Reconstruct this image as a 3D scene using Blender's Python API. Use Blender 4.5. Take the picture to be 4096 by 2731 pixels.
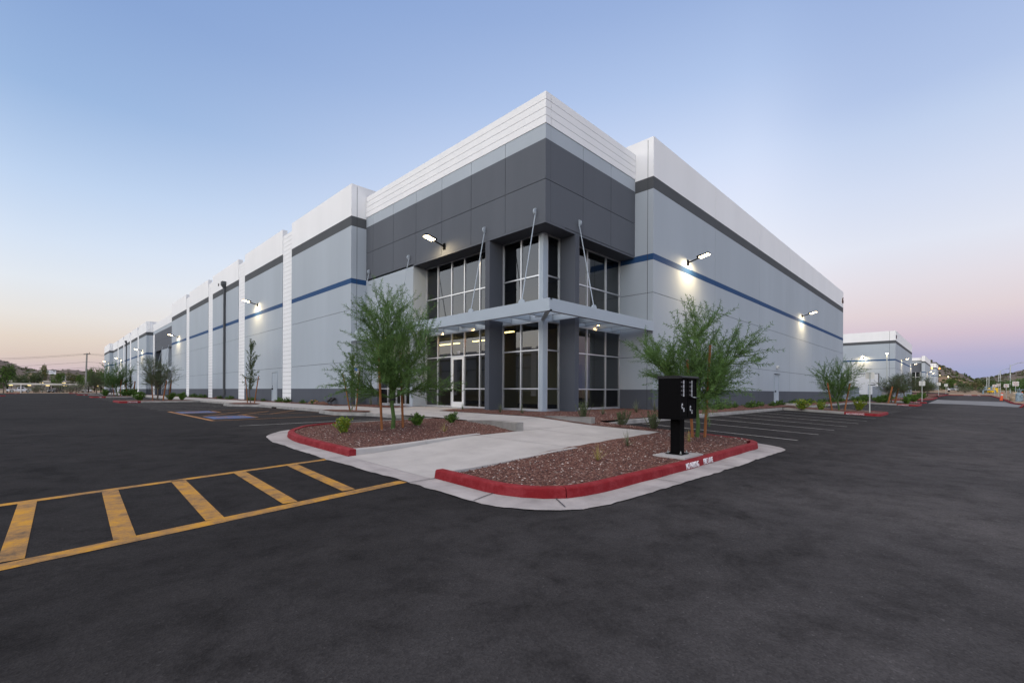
import bpy, bmesh, math, random
from mathutils import Vector, Matrix, noise
from mathutils.geometry import delaunay_2d_cdt
R = math.radians
PI = math.pi
sc = bpy.context.scene
col = sc.collection
for o in list(bpy.data.objects):
    bpy.data.objects.remove(o, do_unlink=True)

# ------------------------------------------------------------------ camera
EYE = 1.45
cd = bpy.data.cameras.new('camera'); cam = bpy.data.objects.new('camera', cd); col.objects.link(cam)
cd.sensor_width = 36.0; cd.lens = 36.0 * 1841 / 4096; cd.shift_y = 0.0487
cd.clip_start = 0.05; cd.clip_end = 6000
cam.location = (0, 0, EYE); cam.rotation_euler = (R(90), -0.005, R(-45.37))
sc.camera = cam

# ------------------------------------------------------------------ sky and sun
w = bpy.data.worlds.new('World'); sc.world = w; w.use_nodes = True
nt = w.node_tree; N = nt.nodes; L = nt.links
for n in list(N): N.remove(n)
def s2l(c):
    return tuple(((v/255)/12.92 if v/255 <= .04045 else ((v/255+.055)/1.055)**2.4) for v in c)
def wn(t, **k):
    n = N.new(t)
    for a, b in k.items(): setattr(n, a, b)
    return n
def wmath(op, a, b=None, clamp=False):
    n = wn('ShaderNodeMath', operation=op, use_clamp=clamp)
    for i, v in enumerate((a, b)):
        if v is None: continue
        if isinstance(v, (int, float)): n.inputs[i].default_value = v
        else: L.new(v, n.inputs[i])
    return n.outputs[0]
tc = wn('ShaderNodeTexCoord'); sep = wn('ShaderNodeSeparateXYZ'); L.new(tc.outputs['Generated'], sep.inputs[0])
X_, Y_, Z_ = sep.outputs
el = wmath('DIVIDE', wmath('ARCSINE', Z_), PI/2)                    # 0 at the horizon, 1 overhead
el = wmath('POWER', wmath('MAXIMUM', el, 0.0), 0.5)
hl = wmath('MAXIMUM', wmath('SQRT', wmath('ADD', wmath('MULTIPLY', X_, X_), wmath('MULTIPLY', Y_, Y_))), 0.001)
west = wmath('MULTIPLY', wmath('DIVIDE', X_, hl), -1.0)             # 1 toward the afterglow, -1 toward the earth shadow
def sky_ramp(stops):
    r = wn('ShaderNodeValToRGB'); r.color_ramp.interpolation = 'LINEAR'
    e = r.color_ramp.elements
    while len(e) > 1: e.remove(e[-1])
    for i, (deg, c) in enumerate(stops):
        p = math.sqrt(deg/90)
        if i == 0: e[0].position = p; q = e[0]
        else: q = e.new(p)
        q.color = s2l(c) + (1,)
    L.new(el, r.inputs[0]); return r.outputs[0]
east = sky_ramp([(0, (150, 160, 198)), (2, (160, 168, 204)), (3.6, (178, 174, 205)), (5.4, (206, 189, 206)), (7.6, (221, 207, 213)), (10.5, (224, 218, 227)),
                 (14, (222, 226, 240)), (19, (208, 218, 240)), (23.7, (191, 207, 236)), (27, (175, 194, 230)), (38, (147, 171, 217)), (55, (120, 147, 200)), (90, (95, 125, 185))])
side = sky_ramp([(0, (196, 180, 190)), (1.8, (208, 190, 195)), (3, (216, 199, 190)), (4.5, (225, 212, 201)), (6.5, (229, 225, 222)), (9.5, (225, 231, 239)),
                 (13, (212, 225, 243)), (18, (189, 210, 239)), (25, (153, 182, 223)), (33, (134, 163, 211)), (50, (115, 148, 203)), (90, (95, 125, 185))])
front = sky_ramp([(0, (150, 160, 198)), (2, (162, 169, 204)), (3.6, (182, 176, 205)), (5.4, (212, 193, 207)), (7.6, (228, 213, 218)), (10.5, (237, 231, 238)),
                  (13.4, (238, 238, 247)), (19, (224, 231, 248)), (22, (217, 226, 248)), (25, (207, 220, 246)), (32, (176, 197, 234)), (39, (152, 176, 220)), (55, (120, 147, 200)), (90, (95, 125, 185))])
m0 = wn('ShaderNodeMixRGB'); mr0 = wn('ShaderNodeMapRange'); mr0.interpolation_type = 'SMOOTHSTEP'
L.new(west, mr0.inputs[0]); mr0.inputs[1].default_value = -1.001; mr0.inputs[2].default_value = -0.95
L.new(mr0.outputs[0], m0.inputs[0]); L.new(east, m0.inputs[1]); L.new(front, m0.inputs[2])
mx = wn('ShaderNodeMixRGB'); mx.blend_type = 'MIX'
mr = wn('ShaderNodeMapRange'); mr.interpolation_type = 'SMOOTHSTEP'
L.new(west, mr.inputs[0]); mr.inputs[1].default_value = -0.97; mr.inputs[2].default_value = 0.05
L.new(mr.outputs[0], mx.inputs[0]); L.new(m0.outputs[0], mx.inputs[1]); L.new(side, mx.inputs[2])
# the afterglow of the set sun, behind and to the left of the camera
gl = wn('ShaderNodeMapRange'); gl.interpolation_type = 'SMOOTHSTEP'
L.new(west, gl.inputs[0]); gl.inputs[1].default_value = 0.0; gl.inputs[2].default_value = 0.95
ge = wn('ShaderNodeMapRange'); ge.interpolation_type = 'SMOOTHSTEP'
L.new(Z_, ge.inputs[0]); ge.inputs[1].default_value = 0.85; ge.inputs[2].default_value = 0.0
glow = wn('ShaderNodeMixRGB'); glow.blend_type = 'ADD'; glow.inputs[0].default_value = 1.0
gc = wn('ShaderNodeMixRGB'); gc.blend_type = 'MULTIPLY'; gc.inputs[0].default_value = 1.0
gc.inputs[1].default_value = (1.56, 1.47, 1.30, 1)
L.new(wmath('MULTIPLY', gl.outputs[0], ge.outputs[0]), gc.inputs[2])
L.new(mx.outputs[0], glow.inputs[1]); L.new(gc.outputs[0], glow.inputs[2])
# the rest of the dusk sky behind the camera is brighter than the part ahead
bk = wn('ShaderNodeMapRange'); bk.interpolation_type = 'SMOOTHSTEP'
L.new(wmath('ADD', wmath('MULTIPLY', X_, -.6), wmath('MULTIPLY', Y_, -.8)), bk.inputs[0]); bk.inputs[1].default_value = -0.1; bk.inputs[2].default_value = 0.9
bk.inputs[3].default_value = 1.0; bk.inputs[4].default_value = 1.5
ov = wn('ShaderNodeMapRange'); ov.interpolation_type = 'SMOOTHSTEP'           # added warm glow overhead, out of view, to brighten level surfaces
L.new(Z_, ov.inputs[0]); ov.inputs[1].default_value = 0.68; ov.inputs[2].default_value = 0.95
oc = wn('ShaderNodeMixRGB'); oc.blend_type = 'MULTIPLY'; oc.inputs[0].default_value = 1.0; oc.inputs[1].default_value = (1.75, 1.40, .95, 1); L.new(ov.outputs[0], oc.inputs[2])
oa = wn('ShaderNodeMixRGB'); oa.blend_type = 'ADD'; oa.inputs[0].default_value = 1.0; L.new(glow.outputs[0], oa.inputs[1]); L.new(oc.outputs[0], oa.inputs[2])
bm_ = wn('ShaderNodeMixRGB'); bm_.blend_type = 'MULTIPLY'; bm_.inputs[0].default_value = 1.0
L.new(oa.outputs[0], bm_.inputs[1]); L.new(bk.outputs[0], bm_.inputs[2])
bg = wn('ShaderNodeBackground'); bg.inputs[1].default_value = 1.0
L.new(bm_.outputs[0], bg.inputs[0])
nish = wn('ShaderNodeTexSky'); nish.sky_type = 'NISHITA'; nish.sun_disc = False
nish.sun_elevation = R(1.0); nish.sun_rotation = R(-90)
bg2 = wn('ShaderNodeBackground'); bg2.inputs[1].default_value = 0.02; L.new(nish.outputs[0], bg2.inputs[0])
ads = wn('ShaderNodeAddShader'); L.new(bg.outputs[0], ads.inputs[0]); L.new(bg2.outputs[0], ads.inputs[1])
wo = wn('ShaderNodeOutputWorld'); L.new(ads.outputs[0], wo.inputs[0])

sd = bpy.data.lights.new('sun', 'SUN'); sd.energy = 0.5; sd.angle = R(50); sd.color = (1.0, .93, .86)
so = bpy.data.objects.new('sun', sd); col.objects.link(so)
so.rotation_euler = Vector((math.cos(R(14)), -.15, -math.sin(R(14)))).to_track_quat('-Z', 'Y').to_euler()
so.location = (-30, 0, 30)
sc.view_settings.view_transform = 'Standard'; sc.view_settings.look = 'None'
sc.view_settings.exposure = 0.0; sc.view_settings.gamma = 1.0
sc.cycles.use_denoising = True
sc.cycles.max_bounces = 5; sc.cycles.diffuse_bounces = 3; sc.cycles.glossy_bounces = 3
sc.cycles.transparent_max_bounces = 8; sc.cycles.caustics_reflective = False; sc.cycles.caustics_refractive = False
sc.cycles.sample_clamp_indirect = 4.0

# ------------------------------------------------------------------ materials
MATS = {}
def mat(name, c, rough=.7, var=.12, scale=3.0, bump=0.0, bscale=60.0, spec=.4, metal=0.0, c2=None, streak=False, emit=None, estr=0.0):
    m = bpy.data.materials.new(name); m.use_nodes = True
    t = m.node_tree; n = t.nodes; l = t.links
    b = n['Principled BSDF']
    b.inputs['Roughness'].default_value = rough; b.inputs['Metallic'].default_value = metal
    b.inputs['Specular IOR Level'].default_value = spec
    tcx = n.new('ShaderNodeTexCoord')
    co = tcx.outputs['Object']
    if streak:
        mp = n.new('ShaderNodeMapping'); mp.inputs['Scale'].default_value = (1, 1, .18); l.new(co, mp.inputs[0]); co2 = mp.outputs[0]
    else: co2 = co
    nz = n.new('ShaderNodeTexNoise'); nz.inputs['Scale'].default_value = scale; nz.inputs['Detail'].default_value = 6; nz.inputs['Roughness'].default_value = .6
    l.new(co2, nz.inputs['Vector'])
    rp = n.new('ShaderNodeValToRGB'); e = rp.color_ramp.elements
    e[0].position = .3; e[1].position = .7
    k = c2 or tuple(v*(1+var) for v in c)
    e[0].color = tuple(v*(1-var) for v in c) + (1,) if not c2 else tuple(c) + (1,)
    e[1].color = tuple(k) + (1,)
    l.new(nz.outputs[0], rp.inputs[0]); l.new(rp.outputs[0], b.inputs['Base Color'])
    if bump:
        nb = n.new('ShaderNodeTexNoise'); nb.inputs['Scale'].default_value = bscale; nb.inputs['Detail'].default_value = 4
        l.new(co, nb.inputs['Vector'])
        bp = n.new('ShaderNodeBump'); bp.inputs['Strength'].default_value = bump; bp.inputs['Distance'].default_value = .02
        l.new(nb.outputs[0], bp.inputs['Height']); l.new(bp.outputs[0], b.inputs['Normal'])
    if emit:
        b.inputs['Emission Color'].default_value = tuple(emit) + (1,); b.inputs['Emission Strength'].default_value = estr
    MATS[name] = m
    return m
def emat(name, c, s):
    m = bpy.data.materials.new(name); m.use_nodes = True; t = m.node_tree; n = t.nodes
    n.remove(n['Principled BSDF'])
    e = n.new('ShaderNodeEmission'); e.inputs[0].default_value = tuple(c) + (1,); e.inputs[1].default_value = s
    t.links.new(e.outputs[0], n['Material Output'].inputs[0]); MATS[name] = m
    return m
wall_white = mat('white wall paint', (.78, .78, .775), .85, .03, .5, .15, 90, .1, streak=True)
wall_grey = mat('light grey wall paint', (.385, .425, .46), .85, .05, .35, .2, 90, .1, streak=True)
wall_mid = mat('mid grey wainscot paint', (.088, .096, .113), .85, .05, .6, .2, 90, .12, streak=True)
wall_band = mat('dark grey band paint', (.088, .093, .098), .85, .05, .6, .2, 90, .12, streak=True)
wall_dark = mat('dark grey panel paint', (.106, .115, .131), .8, .05, .6, .15, 90, .15, streak=True)
wall_blue = mat('blue stripe paint', (.017, .062, .160), .8, .05, .6, .15, 90, .3)
joint_m = mat('reveal shadow gap', (.05, .05, .055), .9, .1)
steel_grey = mat('light grey painted steel', (.37, .42, .465), .55, .03, 1.0, 0, 60, .3)
alu = mat('clear anodised aluminium', (.62, .63, .65), .35, .05, 4, 0, 60, .5, metal=.75)
white_metal = mat('white metal', (.7, .7, .68), .4, .05)
conc = mat('pale broomed concrete', (.39, .375, .36), .9, .13, 1.1, .25, 130, .15)
conc_dk = mat('grey kerb concrete', (.27, .26, .245), .9, .22, 2.2, .3, 90, .15)
gutter_m = mat('gutter concrete', (.33, .31, .305), .9, .25, 1.4, .3, 90, .15)
red_m = mat('worn red kerb paint', (.19, .006, .010), .7, .3, 2.2, .3, 70, .12, c2=(.27, .022, .03))
black_m = mat('black powder coat', (.0045, .0043, .0045), .6, .1, 20, .05, 300, .03)
black_plastic = mat('black plastic', (.015, .015, .016), .5, .1)
door_white = mat('white door paint', (.55, .57, .60), .5, .03)
wood_m = mat('weathered orange stake wood', (.25, .095, .032), .8, .35, 9, .4, 40, .3, streak=True)
bark_green = mat('green young bark', (.055, .10, .022), .7, .35, 12, .3, 60, .3)
bark_grey = mat('grey bark', (.11, .085, .06), .85, .3, 12, .4, 60, .3)
leaf_a = mat('feathery green leaf', (.055, .120, .030), .65, .5, 2.5, 0, 60, .2, c2=(.115, .205, .05))
leaf_b = mat('dark grey green leaf', (.035, .06, .025), .65, .5, 2.5, 0, 60, .3, c2=(.07, .10, .045))
leaf_c = mat('bright bush leaf', (.055, .13, .012), .6, .5, 9, 0, 60, .3, c2=(.12, .23, .025))
leaf_y = mat('yellow green bush leaf', (.16, .21, .012), .6, .4, 9, 0, 60, .3, c2=(.28, .33, .03))
leaf_o = mat('olive rosemary leaf', (.055, .085, .03), .65, .5, 9, 0, 60, .3, c2=(.11, .15, .06))
leaf_bg = mat('distant tree leaf', (.035, .06, .016), .75, .5, .6, 0, 60, .2, c2=(.08, .11, .03))
leaf_ol = mat('distant olive tree leaf', (.09, .085, .03), .75, .5, .6, 0, 60, .2, c2=(.16, .14, .05))
leaf_gy = mat('distant grey shrub leaf', (.10, .10, .075), .75, .4, 2, 0, 60, .2, c2=(.17, .16, .12))
blade_m = mat('grey green blades', (.14, .16, .09), .6, .4, 12, 0, 60, .3)
blade_y = mat('dry yellow blades', (.32, .27, .08), .6, .4, 12, 0, 60, .3)
flower_m = mat('orange yellow flower', (.55, .30, .03), .6, .2)
white_paint = mat('white line paint', (.50, .50, .49), .75, .25, 14, .2, 90, .3)
lettering = mat('white stencil paint', (.80, .78, .80), .8, .1, 20, 0, 60, .1)
cab_m = mat('white vehicle paint', (.62, .64, .66), .25, .03, 3, 0, 60, .5)
dkcar_m = mat('black vehicle paint', (.012, .013, .018), .25, .05, 3, 0, 60, .5)
silver_m = mat('silver vehicle paint', (.42, .44, .47), .25, .03, 3, 0, 60, .5, metal=.3)
tyre_m = mat('tyre rubber', (.012, .012, .012), .85, .1)
glass_dark = mat('dark vehicle glass', (.012, .014, .016), .08, .05, 3, 0, 60, .6)
galv = mat('galvanised post', (.40, .43, .42), .45, .1, 6, 0, 60, .5, metal=.6)
sign_m = mat('sign face white', (.62, .61, .56), .55, .03)
sign_blue = mat('sign blue', (.02, .09, .34), .5, .05)
sign_red = mat('sign red', (.40, .02, .03), .5, .05)
orange_m = mat('orange delineator plastic', (.75, .09, .015), .5, .06)
pipe_blue = mat('blue grey painted pipe', (.22, .29, .33), .5, .1, 4)
tan_m = mat('tan insulation bag', (.36, .28, .19), .8, .15, 8)
yellow_m = mat('yellow plastic', (.72, .46, .01), .5, .05)
rock_m = mat('red brown rock', (.14, .075, .055), .9, .4, 4, .6, 14, .2)
soil_m = mat('desert soil', (.24, .175, .12), .95, .3, .12, .4, 6, .15)
hill_m = mat('dark desert hillside', (.085, .075, .07), .95, .35, .03, .6, .4, .1, c2=(.15, .12, .095))
hill_t = mat('tan desert foothill', (.24, .155, .10), .95, .35, .05, .6, .6, .1, c2=(.14, .115, .06))
scrub_m = mat('desert scrub', (.05, .052, .03), .9, .5, .2, 0, 60, .1, c2=(.11, .10, .05))
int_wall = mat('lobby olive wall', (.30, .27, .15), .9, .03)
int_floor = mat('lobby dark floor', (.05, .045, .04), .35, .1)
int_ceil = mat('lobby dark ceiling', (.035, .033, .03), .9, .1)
carport_m = mat('carport fascia', (.42, .39, .33), .6, .08)
lit_warm = emat('lit lamp lens', (1.0, .80, .48), 30)
lit_down = emat('lit downlight lens', (1.0, .62, .22), 22)
lit_strip = emat('lit ceiling strip', (1.0, .74, .28), 9)
lit_exit = emat('lit exit letters', (1.0, .05, .05), 6)
lit_red = emat('lit red number edge', (1.0, .25, .2), .25)
lit_orange = emat('lit orange lamp', (1.0, .42, .08), 6)

def glass_mat():
    m = bpy.data.materials.new('tinted window glass'); m.use_nodes = True; t = m.node_tree; n = t.nodes; l = t.links
    n.remove(n['Principled BSDF'])
    tr = n.new('ShaderNodeBsdfTransparent'); tr.inputs[0].default_value = (.34, .37, .36, 1)
    gs = n.new('ShaderNodeBsdfGlossy'); gs.inputs['Roughness'].default_value = .015; gs.inputs[0].default_value = (.92, .95, 1.0, 1)
    fr = n.new('ShaderNodeFresnel'); fr.inputs[0].default_value = 1.52
    ml = n.new('ShaderNodeMath'); ml.operation = 'MULTIPLY_ADD'; ml.inputs[1].default_value = 1.5; ml.inputs[2].default_value = .02; ml.use_clamp = True
    # very slight waviness of the panes
    tcx = n.new('ShaderNodeTexCoord'); nz = n.new('ShaderNodeTexNoise'); nz.inputs['Scale'].default_value = .8; bp = n.new('ShaderNodeBump'); bp.inputs['Strength'].default_value = .02
    l.new(tcx.outputs['Object'], nz.inputs['Vector']); l.new(nz.outputs[0], bp.inputs['Height']); l.new(bp.outputs[0], gs.inputs['Normal'])
    ms = n.new('ShaderNodeMixShader'); l.new(fr.outputs[0], ml.inputs[0]); l.new(ml.outputs[0], ms.inputs[0])
    l.new(tr.outputs[0], ms.inputs[1]); l.new(gs.outputs[0], ms.inputs[2]); l.new(ms.outputs[0], n['Material Output'].inputs[0])
    return m
glass_m = glass_mat()

def asphalt_mat():
    m = bpy.data.materials.new('new black asphalt'); m.use_nodes = True; t = m.node_tree; n = t.nodes; l = t.links
    b = n['Principled BSDF']; b.inputs['Roughness'].default_value = .95; b.inputs['Specular IOR Level'].default_value = .08
    tcx = n.new('ShaderNodeTexCoord'); co = tcx.outputs['Object']
    def nz(s, d=6, r=.6, dist=0.0):
        q = n.new('ShaderNodeTexNoise'); q.inputs['Scale'].default_value = s; q.inputs['Detail'].default_value = d; q.inputs['Roughness'].default_value = r; q.inputs['Distortion'].default_value = dist
        l.new(co, q.inputs['Vector']); return q.outputs[0]
    def ramp(src, stops):
        q = n.new('ShaderNodeValToRGB'); e = q.color_ramp.elements
        while len(e) > 1: e.remove(e[-1])
        for i, (p, v) in enumerate(stops):
            x = e[0] if i == 0 else e.new(p)
            x.position = p; x.color = (v if isinstance(v, tuple) else (v, v, v)) + (1,)
        l.new(src, q.inputs[0]); return q.outputs[0]
    def mul(a, bb):
        q = n.new('ShaderNodeMixRGB'); q.blend_type = 'MULTIPLY'; q.inputs[0].default_value = 1; l.new(a, q.inputs[1]); l.new(bb, q.inputs[2]); return q.outputs[0]
    base = ramp(nz(.22, 5, .6, .8), [(.3, (.030, .029, .030)), (.5, (.038, .0365, .0375)), (.72, (.050, .0475, .048))])
    mid = ramp(nz(2.2, 8, .7), [(.32, .62), (.5, 1.0), (.7, 1.22)])
    v = n.new('ShaderNodeTexVoronoi'); v.inputs['Scale'].default_value = 80; l.new(co, v.inputs['Vector'])
    agg = ramp(v.outputs['Color'], [(.0, .72), (.55, 1.0), (.9, 1.18), (1.0, 1.9)])
    # patches where the sealer has scuffed or gone blacker
    pat = ramp(nz(.55, 9, .72, 1.6), [(.33, .60), (.45, .98), (.60, 1.02), (.74, 1.22)])
    # paler near the camera, darker beyond a wavering edge, left stalls slightly lighter
    sx = n.new('ShaderNodeSeparateXYZ'); l.new(co, sx.inputs[0])
    wob = n.new('ShaderNodeMath'); wob.operation = 'MULTIPLY_ADD'; l.new(nz(.35, 6, .65, .5), wob.inputs[0]); wob.inputs[1].default_value = 7.0; l.new(sx.outputs[1], wob.inputs[2])
    zn = n.new('ShaderNodeMapRange'); zn.interpolation_type = 'SMOOTHSTEP'; l.new(wob.outputs[0], zn.inputs[0])
    zn.inputs[1].default_value = 3.2; zn.inputs[2].default_value = 8.5; zn.inputs[3].default_value = 1.42; zn.inputs[4].default_value = .60
    stl = n.new('ShaderNodeMapRange'); stl.interpolation_type = 'SMOOTHSTEP'; l.new(sx.outputs[0], stl.inputs[0]); stl.inputs[1].default_value = 3.8; stl.inputs[2].default_value = 5.0; stl.inputs[3].default_value = 1.0; stl.inputs[4].default_value = 1.22
    ym = n.new('ShaderNodeMapRange'); l.new(sx.outputs[1], ym.inputs[0]); ym.inputs[1].default_value = 12; ym.inputs[2].default_value = 14
    sm_ = n.new('ShaderNodeMixRGB'); l.new(ym.outputs[0], sm_.inputs[0]); sm_.inputs[1].default_value = (1, 1, 1, 1); l.new(stl.outputs[0], sm_.inputs[2])
    cc = mul(mul(mul(mul(mul(base, mid), agg), pat), zn.outputs[0]), sm_.outputs[0])
    l.new(cc, b.inputs['Base Color'])
    bp = n.new('ShaderNodeBump'); bp.inputs['Strength'].default_value = .35; bp.inputs['Distance'].default_value = .01
    ad = n.new('ShaderNodeMath'); ad.operation = 'ADD'; l.new(v.outputs['Distance'], ad.inputs[0]); l.new(nz(18, 5, .7), ad.inputs[1])
    l.new(ad.outputs[0], bp.inputs['Height']); l.new(bp.outputs[0], b.inputs['Normal'])
    return m
asph = asphalt_mat()

def gravel_mat():
    m = bpy.data.materials.new('red brown gravel'); m.use_nodes = True; t = m.node_tree; n = t.nodes; l = t.links
    b = n['Principled BSDF']; b.inputs['Roughness'].default_value = .9; b.inputs['Specular IOR Level'].default_value = .2
    tcx = n.new('ShaderNodeTexCoord'); v = n.new('ShaderNodeTexVoronoi'); v.inputs['Scale'].default_value = 34; l.new(tcx.outputs['Object'], v.inputs['Vector'])
    sp = n.new('ShaderNodeSeparateColor'); l.new(v.outputs['Color'], sp.inputs[0])
    rp = n.new('ShaderNodeValToRGB'); e = rp.color_ramp.elements
    cols = [(0, (.055, .026, .022)), (.3, (.10, .043, .033)), (.6, (.15, .066, .05)), (.85, (.20, .105, .08)), (.96, (.26, .16, .13)), (1, (.42, .36, .33))]
    while len(e) > 1: e.remove(e[-1])
    for i, (p, c) in enumerate(cols):
        q = e[0] if i == 0 else e.new(p)
        q.position = p; q.color = c + (1,)
    l.new(sp.outputs[0], rp.inputs[0]); l.new(rp.outputs[0], b.inputs['Base Color'])
    bp = n.new('ShaderNodeBump'); bp.inputs['Strength'].default_value = 1.0; bp.inputs['Distance'].default_value = .03; bp.invert = True
    l.new(v.outputs['Distance'], bp.inputs['Height']); l.new(bp.outputs[0], b.inputs['Normal'])
    return m
gravel_m = gravel_mat()

def paint_mat(name, c, worn, under=(.035, .034, .034), lo=.45, hi=.62):
    m = bpy.data.materials.new(name); m.use_nodes = True; t = m.node_tree; n = t.nodes; l = t.links
    b = n['Principled BSDF']; b.inputs['Roughness'].default_value = .8; b.inputs['Specular IOR Level'].default_value = .25
    tcx = n.new('ShaderNodeTexCoord')
    nz = n.new('ShaderNodeTexNoise'); nz.inputs['Scale'].default_value = 3.0; nz.inputs['Detail'].default_value = 12; nz.inputs['Roughness'].default_value = .8
    l.new(tcx.outputs['Object'], nz.inputs['Vector'])
    rp = n.new('ShaderNodeValToRGB'); e = rp.color_ramp.elements
    e[0].position = lo - .18; e[0].color = tuple(under) + (1,); e[1].position = lo; e[1].color = tuple(worn) + (1,)
    q = e.new(hi); q.color = tuple(c) + (1,)
    l.new(nz.outputs[0], rp.inputs[0]); l.new(rp.outputs[0], b.inputs['Base Color'])
    nb = n.new('ShaderNodeTexNoise'); nb.inputs['Scale'].default_value = 60; l.new(tcx.outputs['Object'], nb.inputs['Vector'])
    bp = n.new('ShaderNodeBump'); bp.inputs['Strength'].default_value = .4; bp.inputs['Distance'].default_value = .01
    l.new(nb.outputs[0], bp.inputs['Height']); l.new(bp.outputs[0], b.inputs['Normal'])
    return m
cross_m = paint_mat('yellow crosswalk paint', (.47, .235, .018), (.28, .155, .05), lo=.47, hi=.60)
orange_line = paint_mat('orange stall paint', (.42, .20, .06), (.26, .13, .06), lo=.42)
red_m = paint_mat('worn red kerb paint', (.185, .006, .010), (.255, .030, .036), under=(.30, .20, .19), lo=.37, hi=.56)
white_line = paint_mat('white stall paint', (.42, .41, .40), (.24, .23, .23), lo=.40, hi=.55)
blue_pad = paint_mat('blue stall paint', (.055, .115, .30), (.10, .12, .19), lo=.46, hi=.56)

# ------------------------------------------------------------------ mesh helpers
class MB:
    def __init__(s, org=(0, 0, 0)): s.v = []; s.f = []; s.m = []; s.o = Vector(org)
    def face(s, pts, mi=0):
        i = len(s.v); s.v += [tuple(Vector(p) - s.o) for p in pts]; s.f.append(tuple(range(i, i+len(pts)))); s.m.append(mi)
    def box(s, x0, x1, y0, y1, z0, z1, mi=0):
        i = len(s.v); o = s.o
        s.v += [(x-o.x, y-o.y, z-o.z) for z in (z0, z1) for y in (y0, y1) for x in (x0, x1)]
        for f in ((0, 2, 3, 1), (4, 5, 7, 6), (0, 1, 5, 4), (2, 6, 7, 3), (0, 4, 6, 2), (1, 3, 7, 5)):
            s.f.append(tuple(i+k for k in f)); s.m.append(mi)
    def obox(s, c, ax, ay, az, mi=0):          # oriented box: centre and three half axis vectors
        c, ax, ay, az = map(Vector, (c, ax, ay, az)); i = len(s.v)
        s.v += [tuple(c + a*ax + b*ay + d*az - s.o) for d in (-1, 1) for b in (-1, 1) for a in (-1, 1)]
        for f in ((0, 2, 3, 1), (4, 5, 7, 6), (0, 1, 5, 4), (2, 6, 7, 3), (0, 4, 6, 2), (1, 3, 7, 5)):
            s.f.append(tuple(i+k for k in f)); s.m.append(mi)
    def tube(s, pts, rad, n=8, mi=0, cap=True):
        pts = [Vector(p) for p in pts]
        if isinstance(rad, (int, float)): rad = [rad]*len(pts)
        base = len(s.v); up = Vector((0, 0, 1))
        for k, p in enumerate(pts):
            d = (pts[min(k+1, len(pts)-1)] - pts[max(k-1, 0)]).normalized()
            a = d.cross(up) if abs(d.z) < .95 else d.cross(Vector((1, 0, 0)))
            a.normalize(); b = d.cross(a)
            for j in range(n):
                t = 2*PI*j/n
                s.v.append(tuple(p + rad[k]*(math.cos(t)*a + math.sin(t)*b) - s.o))
        for k in range(len(pts)-1):
            for j in range(n):
                q = (j+1) % n
                s.f.append((base+k*n+j, base+k*n+q, base+(k+1)*n+q, base+(k+1)*n+j)); s.m.append(mi)
        if cap:
            s.f.append(tuple(base+j for j in range(n))[::-1]); s.m.append(mi)
            e = base+(len(pts)-1)*n
            s.f.append(tuple(e+j for j in range(n))); s.m.append(mi)
    def prism(s, poly, axis, a0, a1, mi=0):    # polygon in the two other axes, run along axis from a0 to a1
        def P(p, a):
            return {'x': (a, p[0], p[1]), 'y': (p[0], a, p[1]), 'z': (p[0], p[1], a)}[axis]
        n = len(poly); i = len(s.v)
        s.v += [tuple(Vector(P(p, a0)) - s.o) for p in poly] + [tuple(Vector(P(p, a1)) - s.o) for p in poly]
        s.f.append(tuple(range(i, i+n))[::-1]); s.m.append(mi); s.f.append(tuple(range(i+n, i+2*n))); s.m.append(mi)
        for j in range(n):
            q = (j+1) % n
            s.f.append((i+j, i+q, i+n+q, i+n+j)); s.m.append(mi)
    def build(s, name, mats, parent=None, smooth=False, fix=True):
        me = bpy.data.meshes.new(name); me.from_pydata(s.v, [], s.f)
        for m in (mats if isinstance(mats, (list, tuple)) else [mats]): me.materials.append(m)
        me.polygons.foreach_set('material_index', s.m)
        if smooth: me.polygons.foreach_set('use_smooth', [True]*len(s.f))
        if fix:
            b = bmesh.new(); b.from_mesh(me); bmesh.ops.recalc_face_normals(b, faces=b.faces); b.to_mesh(me); b.free()
        me.update()
        o = bpy.data.objects.new(name, me); col.objects.link(o)
        if parent: o.parent = parent
        return o
def tag(o, label=None, cat=None, group=None, kind=None):
    if label: o['label'] = label
    if cat: o['category'] = cat
    if group: o['group'] = group
    if kind: o['kind'] = kind
    return o
def empty(name, loc, label=None, cat=None, group=None, rz=0.0):
    o = bpy.data.objects.new(name, None); col.objects.link(o); o.empty_display_size = .3
    o.location = loc; o.rotation_euler = (0, 0, rz)
    return tag(o, label, cat, group)
def copy_tree(o, loc=None, rz=None, label=None, group=None, scale=None, parent=None):
    c = o.copy(); col.objects.link(c)
    if parent: c.parent = parent
    if loc is not None: c.location = loc
    if rz is not None: c.rotation_euler = (0, 0, rz)
    if scale is not None: c.scale = scale if hasattr(scale, '__len__') else (scale,)*3
    if label: c['label'] = label
    if group: c['group'] = group
    for ch in o.children: copy_tree(ch, parent=c)
    return c
def text(body, size, m, name, parent, loc, rot, sx=1.0, ext=.002, align='CENTER', org=(0, 0, 0)):
    cu = bpy.data.curves.new('t', 'FONT'); cu.body = body; cu.size = size; cu.extrude = ext
    cu.align_x = align; cu.align_y = 'CENTER'
    to = bpy.data.objects.new('t', cu); col.objects.link(to)
    dg = bpy.context.evaluated_depsgraph_get(); me = bpy.data.meshes.new_from_object(to.evaluated_get(dg))
    bpy.data.objects.remove(to, do_unlink=True)
    M = Matrix.Translation(Vector(loc) - Vector(org)) @ rot @ Matrix.Diagonal((sx, 1, 1, 1))
    me.transform(M); me.name = name; me.materials.clear(); me.materials.append(m)
    o = bpy.data.objects.new(name, me); col.objects.link(o)
    if parent: o.parent = parent
    return o
ROT_MX = Matrix(((0, 0, -1, 0), (-1, 0, 0, 0), (0, 1, 0, 0), (0, 0, 0, 1)))    # lettering on a face looking toward -X
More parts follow.
